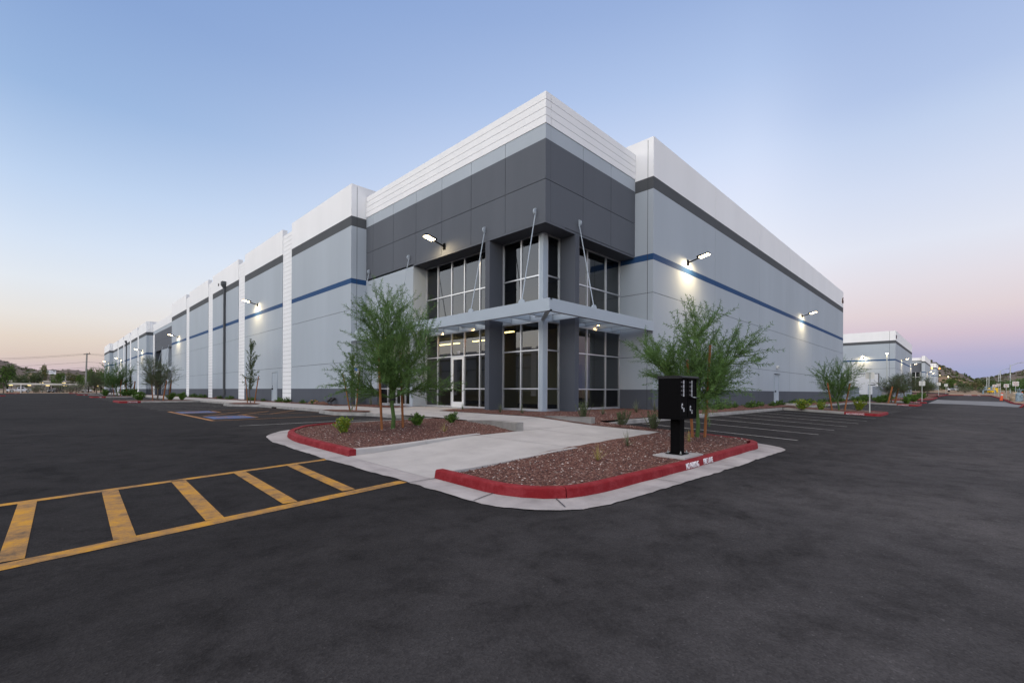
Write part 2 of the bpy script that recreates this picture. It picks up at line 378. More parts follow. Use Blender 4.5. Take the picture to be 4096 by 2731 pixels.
ROT_MY = Matrix(((1, 0, 0, 0), (0, 0, -1, 0), (0, 1, 0, 0), (0, 0, 0, 1)))     # lettering on a face looking toward -Y
ROT_UP = Matrix.Identity(4)

# ------------------------------------------------------------------ levels of the site
def sm(a, b, x):
    t = min(max((x-a)/(b-a), 0), 1); return t*t*(3-2*t)
def G(x, y):                                   # asphalt
    k = sm(4, 13, x)
    g = min(max((.022+.025*k)*(y-(4.9-2.6*k)), 0), .26+.04*k)
    return g + .014*max(0, x-72)
def S(x, y):                                   # paving and beds
    dx = max(13.4-x, 0); dy = max(11.48-y, 0)
    return G(x, y) + .13 + .2*sm(0, 1, 1-math.hypot(dx, dy)/3.5)
def WALK(x, y):
    r = (1-sm(4.3, 8.3, x))*(1-sm(9.0, 10.0, y))
    return S(x, y) - .115*r
FLOOR = .64

def sheet(name, poly, zf, m, res=.5, kind='structure', parent=None, jitter=0.0, extra=None, edge=None):
    edge = edge or res
    bp = []
    for i, p in enumerate(poly):
        q = poly[(i+1) % len(poly)]
        n = max(1, int(math.dist(p, q)/edge))
        for k in range(n): bp.append((p[0]+(q[0]-p[0])*k/n, p[1]+(q[1]-p[1])*k/n))
    nb = len(bp)
    xs = [p[0] for p in bp]; ys = [p[1] for p in bp]
    def inside(x, y):
        c = False
        for i in range(nb):
            x1, y1 = bp[i]; x2, y2 = bp[i-1]
            if (y1 > y) != (y2 > y) and x < (x2-x1)*(y-y1)/(y2-y1)+x1: c = not c
        return c
    pts = [Vector(p) for p in bp]
    x = min(xs)+res/2; rnd = random.Random(7)
    while x < max(xs):
        y = min(ys)+res/2
        while y < max(ys):
            px, py = x+rnd.uniform(-.2, .2)*res, y+rnd.uniform(-.2, .2)*res
            if inside(px, py): pts.append(Vector((px, py)))
            y += res
        x += res
    v, e, f, *_ = delaunay_2d_cdt(pts, [(i, (i+1) % nb) for i in range(nb)], [], 1, 1e-5)
    me = bpy.data.meshes.new(name)
    me.from_pydata([(p.x, p.y, zf(p.x, p.y) + (jitter*noise.noise((p.x*2.2, p.y*2.2, 0)) if jitter else 0)) for p in v], [], [tuple(k) for k in f])
    b = bmesh.new(); b.from_mesh(me); bmesh.ops.recalc_face_normals(b, faces=b.faces)
    if sum(k.normal.z for k in b.faces) < 0: bmesh.ops.reverse_faces(b, faces=b.faces)
    b.to_mesh(me); b.free()
    me.materials.append(m)
    o = bpy.data.objects.new(name, me); col.objects.link(o)
    if kind: o['kind'] = kind
    if parent: o.parent = parent
    return o
def fillet(pts, rads, n=7, closed=False):
    out = []
    m = len(pts)
    for i, p in enumerate(pts):
        r = rads[i] if hasattr(rads, '__len__') else rads
        if (not closed and i in (0, m-1)) or r <= 0: out.append(tuple(p)); continue
        a = Vector(pts[i-1]) - Vector(p); b = Vector(pts[(i+1) % m]) - Vector(p)
        r = min(r, a.length*.49, b.length*.49)
        a.normalize(); b.normalize()
        p0 = Vector(p)+a*r; p2 = Vector(p)+b*r; pp = Vector(p)
        for k in range(n+1):
            t = k/n; q = p0*(1-t)**2 + pp*2*t*(1-t) + p2*t*t
            out.append((q.x, q.y))
    return out
def resample(path, step):
    out = [path[0]]
    for a, b in zip(path, path[1:]):
        d = math.dist(a, b); n = max(1, round(d/step))
        for k in range(1, n+1): out.append((a[0]+(b[0]-a[0])*k/n, a[1]+(b[1]-a[1])*k/n))
    return out
def kerb_mb(mb, path, h=.15, wd=.17, side=1, mi=0, seg=2.4, zf=G, h2=None, sink=.12):
    """extruded kerb; the path is the foot of the face, side=1 puts the body to the left of the path"""
    path = resample(path, .3)
    L_ = [0]
    for a, b in zip(path, path[1:]): L_.append(L_[-1]+math.dist(a, b))
    tot = L_[-1]; nseg = max(1, round(tot/seg)); gap = .012
    def at(s_):
        s_ = min(max(s_, 0), tot)
        for k in range(len(path)-1):
            if s_ <= L_[k+1] or k == len(path)-2:
                t = (s_-L_[k])/max(1e-6, L_[k+1]-L_[k]); a, b = Vector(path[k]), Vector(path[k+1])
                return a+(b-a)*t, (b-a).normalized()
    for q in range(nseg):
        s0 = tot*q/nseg+(gap/2 if q else 0); s1 = tot*(q+1)/nseg-(gap/2 if q < nseg-1 else 0)
        ss = [s0+(s1-s0)*k/max(1, int((s1-s0)/.3)) for k in range(max(1, int((s1-s0)/.3))+1)]
        rings = []
        for s_ in ss:
            p, d = at(s_); n = Vector((-d.y, d.x))*side
            hh = h if h2 is None else h+(h2-h)*s_/tot
            z = zf(p.x, p.y)
            prof = [(0, -sink), (0, 0), (.02, hh*.82), (.028, hh*.93), (.045, hh), (wd, hh), (wd, -sink)]
            rings.append([(p.x+n.x*o, p.y+n.y*o, z+zz) for o, zz in prof])
        b0 = len(mb.v); m_ = len(rings[0])
        for r in rings: mb.v += [tuple(Vector(c)-mb.o) for c in r]
        for k in range(len(rings)-1):
            for j in range(m_-1):
                mb.f.append((b0+k*m_+j, b0+k*m_+j+1, b0+(k+1)*m_+j+1, b0+(k+1)*m_+j)); mb.m.append(mi)
        mb.f.append(tuple(b0+j for j in range(m_))); mb.m.append(mi)
        mb.f.append(tuple(b0+(len(rings)-1)*m_+j for j in range(m_))[::-1]); mb.m.append(mi)
def offset_path(path, d):
    out = []
    for i, p in enumerate(path):
        a = Vector(path[max(i-1, 0)]); b = Vector(path[min(i+1, len(path)-1)]); t = (b-a).normalized()
        out.append((p[0]-t.y*d, p[1]+t.x*d))
    return out

# ================================================================== SETTING: ground
def axis(rs):
    out = []
    for a, b, st in rs:
        n = max(1, round((b-a)/st)); out += [a+(b-a)*k/n for k in range(n)]
    out.append(rs[-1][1]); return out
def grid_obj(name, xs, ys, zf, m, smooth=True):
    nx, ny = len(xs), len(ys)
    me = bpy.data.meshes.new(name)
    me.from_pydata([(x, y, zf(x, y)) for y in ys for x in xs], [], [(j*nx+i, j*nx+i+1, (j+1)*nx+i+1, (j+1)*nx+i) for j in range(ny-1) for i in range(nx-1)])
    if smooth: me.polygons.foreach_set('use_smooth', [True]*len(me.polygons))
    me.materials.append(m); o = bpy.data.objects.new(name, me); col.objects.link(o); o['kind'] = 'structure'; return o
lot = grid_obj('parking_lot', axis([(-60, -4, 4), (-4, 38, .5), (38, 72, 2), (72, 178, 4)]),
               axis([(-40, -2, 4), (-2, 26, .5), (26, 60, 2), (60, 186, 6)]), G, asph)
def T(x, y):
    d = max(-56-x, x-174, -36-y, y-182)
    u = sm(-4, 3, d)
    base = min(G(x, y), 3.0)
    far = sm(0, 60, d)
    return base - .35*(1-u) - .02 + far*.5*noise.noise((x*.01, y*.01, 3))
terrain = grid_obj('terrain', axis([(-2600, -200, 200), (-200, -50, 12), (-50, 180, 5), (180, 330, 12), (330, 2800, 200)]),
                   axis([(-2600, -200, 200), (-200, -30, 12), (-30, 190, 5), (190, 420, 12), (420, 2800, 200)]), T, soil_m)

def ridge(name, prof, dist, front, back, m, amp, seed, hor=0.0, n=140, nr=22):
    """a hill range: prof = (lateral tangent r, elevation tangent) seen from the site, crest dist metres away along the view axis"""
    Fv = Vector((.7116, .7026)); Rv = Vector((.7026, -.7116))
    vs, fs = [], []
    r0, r1 = prof[0][0], prof[-1][0]
    def el(r):
        for (a, ea), (b, eb) in zip(prof, prof[1:]):
            if a <= r <= b: return ea+(eb-ea)*(r-a)/(b-a)
        return prof[-1][1]
    for i in range(n+1):
        r = r0+(r1-r0)*i/n
        for j in range(nr+1):
            t = j/nr; D = dist+front+(back-front)*t
            k = (D-dist)/(-front) if D < dist else (D-dist)/back
            hgt = el(r)*dist + EYE
            z = hgt*max(0, 1-abs(k))**1.0*(1-.25*math.sin(PI*min(1, abs(k)))) if D < dist else hgt*(1-k*k)
            q = Fv*D + Rv*(r*dist*(D/dist)**.85)
            nn = noise.fractal((q.x*.008+seed, q.y*.008, seed), 1.0, 2.0, 5)
            z += amp*nn*min(1, z/12+.15)
            vs.append((q.x, q.y, z-1.2))
    for i in range(n):
        for j in range(nr):
            a = i*(nr+1)+j; fs.append((a, a+nr+1, a+nr+2, a+1))
    me = bpy.data.meshes.new(name); me.from_pydata(vs, [], fs); me.materials.append(m)
    me.polygons.foreach_set('use_smooth', [True]*len(fs))
    o = bpy.data.objects.new(name, me); col.objects.link(o); o['kind'] = 'structure'; return o
def pr(lst, hor0=1565.0):
    return [((px-2048)/1841, (hor0+.005*(px-2048)-py)/1841) for px, py in lst]
hill_l = ridge('hills', pr([(-900, 1330), (-500, 1375), (-200, 1405), (0, 1444), (60, 1459), (110, 1471), (170, 1481), (215, 1488), (245, 1491), (275, 1487), (310, 1487), (350, 1492), (420, 1496), (500, 1500), (640, 1515), (760, 1530), (900, 1545)]), 780, -380, 300, hill_m, 9, 1.7)
hill_r = ridge('hills', pr([(3300, 1480), (3450, 1440), (3560, 1415), (3650, 1425), (3731, 1446), (3782, 1469), (3834, 1490), (3865, 1502), (3891, 1512), (3915, 1517), (3960, 1530), (4050, 1545), (4300, 1555)]), 620, -300, 260, hill_m, 7, 5.1)
hill_r2 = ridge('hills', pr([(3740, 1550), (3830, 1528), (3891, 1511), (3912, 1508), (3940, 1503), (3987, 1499), (4044, 1490), (4096, 1482), (4200, 1462), (4400, 1440), (4800, 1425)]), 720, -330, 260, hill_m, 7, 9.3)
foot = ridge('hills', pr([(3560, 1530), (3700, 1514), (3775, 1499), (3830, 1512), (3880, 1522), (3950, 1527), (4010, 1540), (4100, 1552), (4300, 1560)]), 380, -170, 160, hill_t, 4, 3.3)

# ================================================================== paving, beds and kerbs
walk_poly = [(4.36, 6.1), (8.2, 6.28), (12.35, 6.15), (11.97, 8.5), (12.12, 10.7), (12.1, 12.0), (12.18, 14.4), (12.2, 16.6), (14.2, 16.55), (14.2, 20.4), (12.4, 20.45), (12.2, 21.7), (12.2, 25.2), (11.9, 26.2),
             (11.9, 182), (10.52, 182), (10.52, 41.2), (9.6, 39.8), (9.45, 37.0), (10.52, 34.9), (10.52, 24.2), (10.0, 23.8), (9.66, 21.2), (10.52, 19.5), (10.52, 17.0), (10.62, 14.95), (10.42, 12.24), (9.42, 8.86), (7.77, 9.15), (4.36, 9.0)]
walkway = sheet('walkway', walk_poly, WALK, conc, .6)
jm = MB()
def joint(a, b, wd=.012, zf=WALK, mb=jm):
    n = max(1, int(math.dist(a, b)/.4)); d = (Vector(b)-Vector(a)).normalized(); nn = Vector((-d.y, d.x))*wd/2
    for k in range(n):
        p = Vector(a)+(Vector(b)-Vector(a))*k/n; q = Vector(a)+(Vector(b)-Vector(a))*(k+1)/n
        zp, zq = zf(p.x, p.y)+.006, zf(q.x, q.y)+.006
        mb.face([(p.x+nn.x, p.y+nn.y, zp), (p.x-nn.x, p.y-nn.y, zp), (q.x-nn.x, q.y-nn.y, zq), (q.x+nn.x, q.y+nn.y, zq)])
for a, b in [((7.9, 9.1), (8.2, 6.3)), ((9.45, 8.88), (11.93, 8.53)), ((10.0, 8.8), (10.0, 6.28)), ((10.35, 11.0), (12.1, 10.7)), ((10.45, 13.0), (12.15, 13.0)), ((10.6, 14.9), (12.18, 14.9)), ((10.55, 16.6), (12.2, 16.6)),
             ((12.2, 16.6), (12.2, 20.4)), ((10.52, 18.5), (14.15, 18.5)), ((10.6, 20.4), (12.3, 20.4))] + [((10.55, y), (11.88, y)) for y in range(26, 80, 2)] + [((10.5, 22.3), (12.2, 22.3)), ((10.5, 24.3), (12.2, 24.3))]:
    joint(a, b)
jm.build('expansion_joint', joint_m, walkway)

# gravel beds
def bedz(off): return lambda x, y: S(x, y)+off
bed_r = sheet('gravel_bed', fillet([(4.59, 6.05), (4.59, 3.86), (12.98, 3.80), (12.98, 8.80), (14.0, 8.85), (60, 8.85), (66.5, 8.9), (66.5, 10.5), (20.1, 10.5), (20.1, 12.2), (16.4, 12.25), (15.6, 11.5), (15.3, 12.3), (14.3, 12.3), (14.2, 14.5), (13.4, 14.55), (13.4, 14.9), (14.2, 15.7), (14.2, 16.55), (12.2, 16.6), (12.18, 14.4), (12.12, 10.7), (11.97, 8.5), (12.35, 6.15), (8.2, 6.28)],
              [0, 1.4, 1.2, .3, .3] + [0]*20, 6), lambda x, y: WALK(x, y)+.03*sm(0, .4, min(abs(x-4.4), 1))-.02+(.05*sm(4.4, 4.9, x)*(1-sm(5.5, 8.5, x)) if y < 6.4 else 0), gravel_m, .35, jitter=.02)
bed_l = sheet('gravel_bed', fillet([(4.52, 9.05), (7.75, 9.25), (9.25, 9.0), (10.3, 12.24), (10.45, 14.55), (6.4, 14.42), (5.35, 14.3), (4.75, 13.3), (4.52, 12.0)], [0, 0, 0, 0, .2, .3, .5, .5, .3], 5),
              lambda x, y: S(x, y)-.015, gravel_m, .3, jitter=.02)
bed_e = sheet('gravel_bed', [(12.4, 20.45), (14.0, 20.4), (13.45, 20.9), (13.45, 25.3), (12.45, 25.5), (12.45, 182), (11.9, 182), (11.9, 26.2), (12.2, 25.2), (12.2, 21.7)], bedz(.015), gravel_m, .4, jitter=.02)
for nm, pl in (('gravel_bed', [(9.72, 21.3), (10.5, 19.7), (10.9, 20.2), (10.75, 22.0), (10.4, 23.8), (10.05, 23.7)]), ('gravel_bed', [(9.5, 37.1), (10.4, 35.4), (10.95, 36.5), (10.95, 38.6), (10.4, 40.8), (9.65, 39.6)])):
    sheet(nm, pl, bedz(.035), gravel_m, .4, jitter=.02)

# red and grey kerbs of the two walkway islands, with their concrete gutters
def kerb(name, path, m, label=None, **k):
    mb = MB(); kerb_mb(mb, path, **k); o = mb.build(name, m); o['kind'] = 'structure'; return o
red_r_path = fillet([(4.42, 6.12), (4.42, 3.70), (13.13, 3.63), (13.13, 5.7)], [0, 1.55, 1.3, 0], 9)
red_kerb = kerb('red_kerb', red_r_path, red_m, side=1)
kerb('kerb', fillet([(13.13, 5.72), (13.13, 8.66), (14.4, 8.68)], [0, .35, 0], 5), conc_dk, h=.06, h2=.10)
kerb('kerb', [(14.42, 8.68), (34.6, 8.72)], conc_dk)
red_l_path = fillet([(6.6, 14.62), (5.6, 14.58), (4.66, 13.4), (4.36, 12.1), (4.35, 8.99)], [0, .9, .5, .8, 0], 7)
red_kerb_l = kerb('red_kerb', red_l_path, red_m, side=1)
kerb('kerb', [(10.45, 14.72), (6.62, 14.62)], conc_dk, h=.13, h2=.15)
kerb('kerb', [(4.53, 9.0), (8.2, 9.27)], conc, h=.15, h2=.02, zf=lambda x, y: WALK(x, y)-.02, wd=.16)
kerb('kerb', [(8.2, 6.22), (4.60, 6.11)], conc, h=.035, h2=.13, zf=lambda x, y: WALK(x, y)-.02, wd=.16)
# block ends of the short ramp
def ramp_wall(name, a, b, h0, h1, wd):
    mb = MB(); d = (Vector(b)-Vector(a)); n = Vector((-d.y, d.x)).normalized()*wd; K = 6
    rings = []
    for k in range(K+1):
        p = Vector(a)+d*k/K; z = S(p.x, p.y); h = h0+(h1-h0)*k/K; c = .02
        prof = [(0, -.25), (0, h-c), (c, h), (wd-c, h), (wd, h-c), (wd, -.25)]
        rings.append([(p.x+n.x/wd*o, p.y+n.y/wd*o, z+q) for o, q in prof])
    m_ = 6; mb.v = [q for r in rings for q in r]
    for k in range(K):
        for j in range(m_-1): mb.f.append((k*m_+j, k*m_+j+1, (k+1)*m_+j+1, (k+1)*m_+j)); mb.m.append(0)
    mb.f += [tuple(range(m_)), tuple(range(K*m_, K*m_+m_))[::-1]]; mb.m += [0, 0]
    o = mb.build(name, conc_dk if name == 'kerb' else conc); o['kind'] = 'structure'; return o
ramp_wall('kerb', (9.42, 8.84), (10.42, 12.2), .24, .03, .22)
ramp_wall('kerb', (12.18, 8.5), (12.3, 10.75), .22, .02, -.22)
def ragged(path):
    out = []
    for q in resample(path, .13):
        k = .035*noise.noise((q[0]*3.1, q[1]*3.1, 2))+.03*noise.noise((q[0]*9, q[1]*9, 5))
        edge = q[0] < 4.1 or q[1] < 3.4 or q[0] > 13.4
        out.append((q[0]+(k if edge else 0), q[1]+(k if edge else 0)))
    return out
gut = sheet('gutter', ragged(fillet([(5.6, 14.75), (4.95, 14.65), (4.2, 13.6), (3.96, 12.4), (3.88, 9.2), (3.95, 6.2), (3.92, 3.25), (13.3, 3.12), (13.62, 4.9), (13.2, 5.1), (13.05, 3.7), (4.5, 3.75), (4.44, 6.1), (4.38, 9.0), (4.4, 12.1), (4.75, 13.4), (5.6, 14.55)],
            [0, .3, .4, .5, 0, 0, 1.9, 1.3, .2, .2, 1.3, 1.5, 0, 0, .8, .5, 0], 7)), lambda x, y: G(x, y)+.012+.004*math.sin(x*5)*math.sin(y*4), gutter_m, .4)
gj = MB()
for a, b in [((3.9, 9.0), (4.36, 9.0)), ((3.93, 6.1), (4.42, 6.1)), ((3.9, 10.6), (4.35, 10.6)), ((4.0, 12.3), (4.4, 12.1)), ((4.55, 3.55), (4.95, 4.1)), ((7.1, 3.2), (7.1, 3.68)), ((9.4, 3.18), (9.4, 3.66)), ((11.9, 3.15), (11.9, 3.65)), ((3.95, 4.6), (4.45, 4.75))]:
    joint(a, b, .016, lambda x, y: G(x, y)+.014, gj)
gj.build('gutter_joint', joint_m, gut)
stone_rnd = random.Random(11)
def scatter_stones(name, polys, n, zf, ms, smin=.008, smax=.02):
    vs, fs, mi = [], [], []
    k = 0
    while k < n:
        pl, wgt = polys[stone_rnd.randrange(len(polys))], 1
        x = stone_rnd.uniform(pl[0], pl[1]); y = stone_rnd.uniform(pl[2], pl[3])
        if not pl[4](x, y): k += .2; continue
        s = stone_rnd.uniform(smin, smax); z = zf(x, y)+s*.35
        i = len(vs); a = stone_rnd.uniform(0, 6.28)
        for t in range(4):
            r = s*stone_rnd.uniform(.8, 1.5); vs.append((x+r*math.cos(a+t*PI/2), y+r*math.sin(a+t*PI/2), z+s*stone_rnd.uniform(-.3, .3)))
        vs.append((x+s*stone_rnd.uniform(-.4, .4), y+s*stone_rnd.uniform(-.4, .4), z+s*stone_rnd.uniform(.6, 1.1)))
        m = stone_rnd.choice((0, 0, 0, 1, 1, 2) if stone_rnd.random() < .93 else (3,))
        for t in range(4): fs.append((i+t, i+(t+1) % 4, i+4)); mi.append(m)
        k += 1
    me = bpy.data.meshes.new(name); me.from_pydata(vs, [], fs)
    for m in ms: me.materials.append(m)
    me.polygons.foreach_set('material_index', mi)
    o = bpy.data.objects.new(name, me); col.objects.link(o); o['kind'] = 'stuff'; return o
st_m = [mat('gravel stone dark', (.075, .035, .03), .9), mat('gravel stone red', (.14, .062, .048), .9), mat('gravel stone light', (.21, .12, .095), .9), mat('gravel stone pale', (.42, .35, .31), .9)]
bedf = lambda x, y: WALK(x, y)+.015+(.05*sm(4.4, 4.9, x)*(1-sm(5.5, 8.5, x)) if y < 6.4 else 0)
scatter_stones('gravel', [(4.7, 12.9, 3.95, 6.15, lambda x, y: x-4.6+y-3.9 > 1.0 and y < 6.0 and not (8.5 < x < 9.2 and 3.8 < y < 4.45))]*3 + [(12.45, 12.9, 6.0, 8.7, lambda x, y: True), (12.3, 16, 9, 11.3, lambda x, y: True)], 9000, bedf, st_m)
scatter_stones('gravel', [(4.7, 10.2, 9.4, 14.3, lambda x, y: x < 9.2+(y-9)*.3 and (x-4.5)*1.3+14.4-y > 1.5)], 6000, lambda x, y: S(x, y)-.005, st_m)

# painted markings of the lot
def strip(mb, a, b, wd, zo=.013, step=.5):
    n = max(1, int(math.dist(a, b)/step)); d = (Vector(b)-Vector(a)).normalized(); nn = Vector((-d.y, d.x))*wd/2
    for k in range(n):
        p = Vector(a)+(Vector(b)-Vector(a))*k/n; q = Vector(a)+(Vector(b)-Vector(a))*(k+1)/n
        mb.face([(v.x, v.y, G(v.x, v.y)+zo) for v in (p+nn, p-nn, q-nn, q+nn)])
def mark(name, segs, m):
    mb = MB()
    for k, (a, b, wd) in enumerate(segs): strip(mb, a, b, wd, (.0035 if name == 'crosswalk' else .008)+.0008*(k % 4), .25 if name == 'crosswalk' else .5)
    return mb.build(name, m, lot, fix=False)
bars = [((3.17, 8.86), (3.04, 6.26), .19), ((2.27, 8.68), (2.18, 6.08), .18), ((1.41, 8.5), (1.32, 5.9), .18), ((.62, 8.34), (.54, 5.76), .17), ((-.15, 8.15), (-.2, 5.66), .16), ((-1.0, 8.0), (-1.08, 5.5), .17), ((-1.85, 7.85), (-1.95, 5.35), .17)]
mark('crosswalk', [((3.93, 8.99), (-2.4, 7.73), .14), ((3.94, 6.27), (-2.5, 5.12), .19)] + bars, cross_m)
for x in (15.45, 18.1, 20.65, 23.3, 26.05, 28.65, 31.85): mark('parking_line', [((x, 8.5), (x, 3.5), .085)], white_line)
for x in (40.9, 43.6, 46.3, 49.0, 51.7, 54.4, 57.1, 59.8, 62.5): mark('parking_line', [((x, 8.5), (x, 3.55), .10)], white_line)
for y in (17.2, 33.0, 35.8, 38.6, 41.4, 44.2, 47.2): mark('parking_line', [((4.5, y-.1), (10.1 if y < 34 or y > 40 else 9.0, y), .09)], white_line)
for y in (62, 65, 68, 71, 74, 77, 80, 83): mark('parking_line', [((4.5, y), (10.1, y), .10)], white_line)
def stall(y0, y1, name):
    return None
mark('accessible_stall_line', [((4.52, 20.5), (4.66, 30.6), .16), ((4.55, 20.6), (9.6, 20.8), .12), ((4.6, 24.4), (10.3, 24.4), .1), ((4.62, 27.4), (10.3, 27.4), .1), ((4.66, 30.5), (10.3, 30.7), .12),
      ((5.0, 24.5), (7.2, 27.3), .1), ((6.4, 24.5), (8.6, 27.3), .1), ((7.8, 24.5), (10.0, 27.3), .1), ((6.44, 21.8), (6.5, 24.1), .12), ((6.45, 27.9), (6.5, 29.9), .12)], orange_line)
for y in (22.7, 28.9):
    mb = MB(); strip(mb, (5.55, y-1.1), (5.6, y+1.1), 1.55, .010, .4); pad = mb.build('accessible_pad', blue_pad, lot, fix=False)
    mb = MB()                                                       # wheelchair symbol, head toward the building
    def ring(cx, cy, r, w_, a0, a1, n=14):
        for k in range(n):
            t0, t1 = a0+(a1-a0)*k/n, a0+(a1-a0)*(k+1)/n
            mb.face([(cx+q*math.cos(t), cy+q*math.sin(t), G(cx, cy)+.017) for t, q in ((t0, r), (t0, r+w_), (t1, r+w_), (t1, r))])
    ring(5.45, y, .28, .08, R(60), R(300)); ring(6.05, y-.05, 0, .1, 0, 2*PI)
    strip(mb, (5.9, y-.05), (5.5, y-.05), .09, .017, .2); strip(mb, (5.5, y-.05), (5.45, y+.32), .09, .019, .2); strip(mb, (5.45, y+.3), (5.1, y+.42), .09, .021, .2); strip(mb, (5.72, y-.05), (5.68, y+.25), .07, .022, .2)
    mb.build('wheelchair_symbol', orange_line, pad, fix=False)

# concrete sidewalk kerb of the left lot, with the two bumps for trees
lk = fillet([(10.36, 182), (10.36, 41.0), (9.3, 39.7), (9.15, 37.1), (10.36, 34.9), (10.36, 24.3), (9.85, 23.8), (9.5, 21.2), (10.36, 19.4), (10.36, 17.1), (10.9, 16.7), (10.62, 14.95)], [0, .4, .5, .5, .4, .2, .4, .5, .3, .5, .4, 0], 5)
kerb('kerb', lk, conc_dk)
drain = MB(); drain.box(10.30, 10.37, 31.4, 32.1, .2, .37); drain.build('kerb_drain', black_m)['kind'] = 'structure'

# parking islands with red painted noses
def island(x0, x1, y0, y1, nose, word, wx=1.5, depth_y=True):
    """nose: 'x' = the tip points to -X (left lot), 'y' = the tip points to -Y (right lot)"""
    if nose == 'x':
        red = fillet([(x0+1.0, y1), (x0, y1), (x0, y0), (x0+wx, y0)], [0, .55, .55, 0], 5); g1 = [(x1, y1), (x0+1.0, y1)]; g2 = [(x0+wx, y0), (x1, y0)]
        poly = [(x0+.15, y0+.5), (x0+.5, y0+.15), (x1, y0+.15), (x1, y1-.15), (x0+.5, y1-.15), (x0+.15, y1-.5)]
        kerb('kerb', g1, conc_dk, side=1); kerb('kerb', g2, conc_dk, side=1); k = kerb('red_kerb', red, red_m, side=1)
        text(word, .15, lettering, 'kerb_lettering', k, (x0+wx*.62, y0-.004, G(x0+1, y0)+.075), ROT_MY, 1.0)
    else:
        red = fillet([(x0, y0+wx*.8), (x0, y0), (x1, y0), (x1, y0+1.0)], [0, .55, .55, 0], 5); g1 = [(x0, y1), (x0, y0+wx*.8)]; g2 = [(x1, y0+1.0), (x1, y1)]
        poly = [(x0+.15, y0+.5), (x0+.5, y0+.15), (x1-.5, y0+.15), (x1-.15, y0+.5), (x1-.15, y1), (x0+.15, y1)]
        kerb('kerb', g1, conc_dk, side=1); kerb('kerb', g2, conc_dk, side=1); k = kerb('red_kerb', red, red_m, side=1)
        text(word, .15, lettering, 'kerb_lettering', k, (x0-.004, y0+wx*.55, G(x0, y0+.8)+.075), ROT_MX, 1.0)
    sheet('gravel_bed', poly, lambda x, y: G(x, y)+.135, gravel_m, .7, jitter=.02)
for y0, y1 in ((52.3, 58.0), (86.2, 92.0), (125.6, 131), (169, 175)): island(4.45, 10.3, y0, y1, 'x', 'FIRE LANE' if y0 < 60 else 'FIRE')
island(34.7, 39.3, 3.62, 8.72, 'y', 'NO PARKING', 2.2); island(65.0, 71.5, 3.62, 8.72, 'y', 'NO PARKING', 2.2); island(79.0, 80.9, 3.62, 7.5, 'y', 'NO PARKING', 2.0)
kerb('kerb', [(39.3, 8.72), (65.0, 8.72)], conc_dk)
for y in (111, 171):
    k = kerb('red_kerb', [(-4.6, y), (-7.0, y)], red_m, side=-1)
    text('FIRE', .15, lettering, 'kerb_lettering', k, (-5.3, y-.006, G(-5, y)+.075), ROT_MY)
# the stencilled warning on the near kerb
fl = text('NO PARKING', .155, lettering, 'kerb_lettering', red_kerb, (8.58, 3.668, G(8.58, 3.7)+.072), ROT_MY @ Matrix.Rotation(R(-8), 4, 'X'), .6, .004)
fl = text('FIRE LANE', .155, lettering, 'kerb_lettering', red_kerb, (9.30, 3.662, G(9.3, 3.7)+.072), ROT_MY @ Matrix.Rotation(R(-8), 4, 'X'), .66, .004)

# the far drive: concrete apron, red loop kerb, verge on the right
apron = sheet('drive_apron', [(72.8, -3.9), (79.4, -.07), (79.6, 3.5), (83, 3.5), (100.6, 3.3), (96.9, -.5), (93.5, -3.85), (86, -3.95), (79.8, -4.7)], lambda x, y: G(x, y)+.014, mat('far drive concrete', (.17, .175, .18), .9, .15, .8, .2, 40, .2), 2.0)
kerb('red_kerb', fillet([(117, 4.6), (112, 3.6), (100, 3.7), (89, 5.4), (81.5, 8.6)], [0, 1.5, 2, 3, 0], 6), red_m, side=-1, seg=4)
sheet('gravel_bed', [(116, 4.9), (112, 3.9), (100, 4.0), (89, 5.7), (82.5, 8.6), (99, 9), (150, 9), (150, 4.2), (142, 3.2)], lambda x, y: G(x, y)+.12, gravel_m, 2.0)
kerb('red_kerb', fillet([(72.2, -4.0), (80, -4.75), (86, -4.05), (102, -4.15), (122, -3.95), (141.5, -3.6), (144, -2.6), (144.5, 2.7), (137, 3.4), (124, 3.8)], [0, 1.5, 1.5, 2, 2, 1.2, 1, 1.2, 1, 0], 6), red_m, side=-1, seg=4)
fk = kerb('red_kerb', [(148, 3.2), (148, 9)], red_m, side=-1)
verge = sheet('verge', [(72.0, -4.3), (80, -5.0), (86, -4.35), (102, -4.45), (122, -4.25), (142, -3.8), (144.6, -2.6), (145, 2.7), (150, 3.1), (174, 3.1), (174, -36), (72, -36)], lambda x, y: G(x, y)+.13+.02*max(0, min(6, -4.5-y)), soil_m, 3.0, jitter=.05)
ml = text('NO PARKING', .2, lettering, 'kerb_lettering', verge, (143.9, -.2, G(144, 0)+.075), ROT_MX); ml2 = text('FIRE LANE', .2, lettering, 'kerb_lettering', verge, (143.9, -2.2, G(144, -2)+.075), ROT_MX)

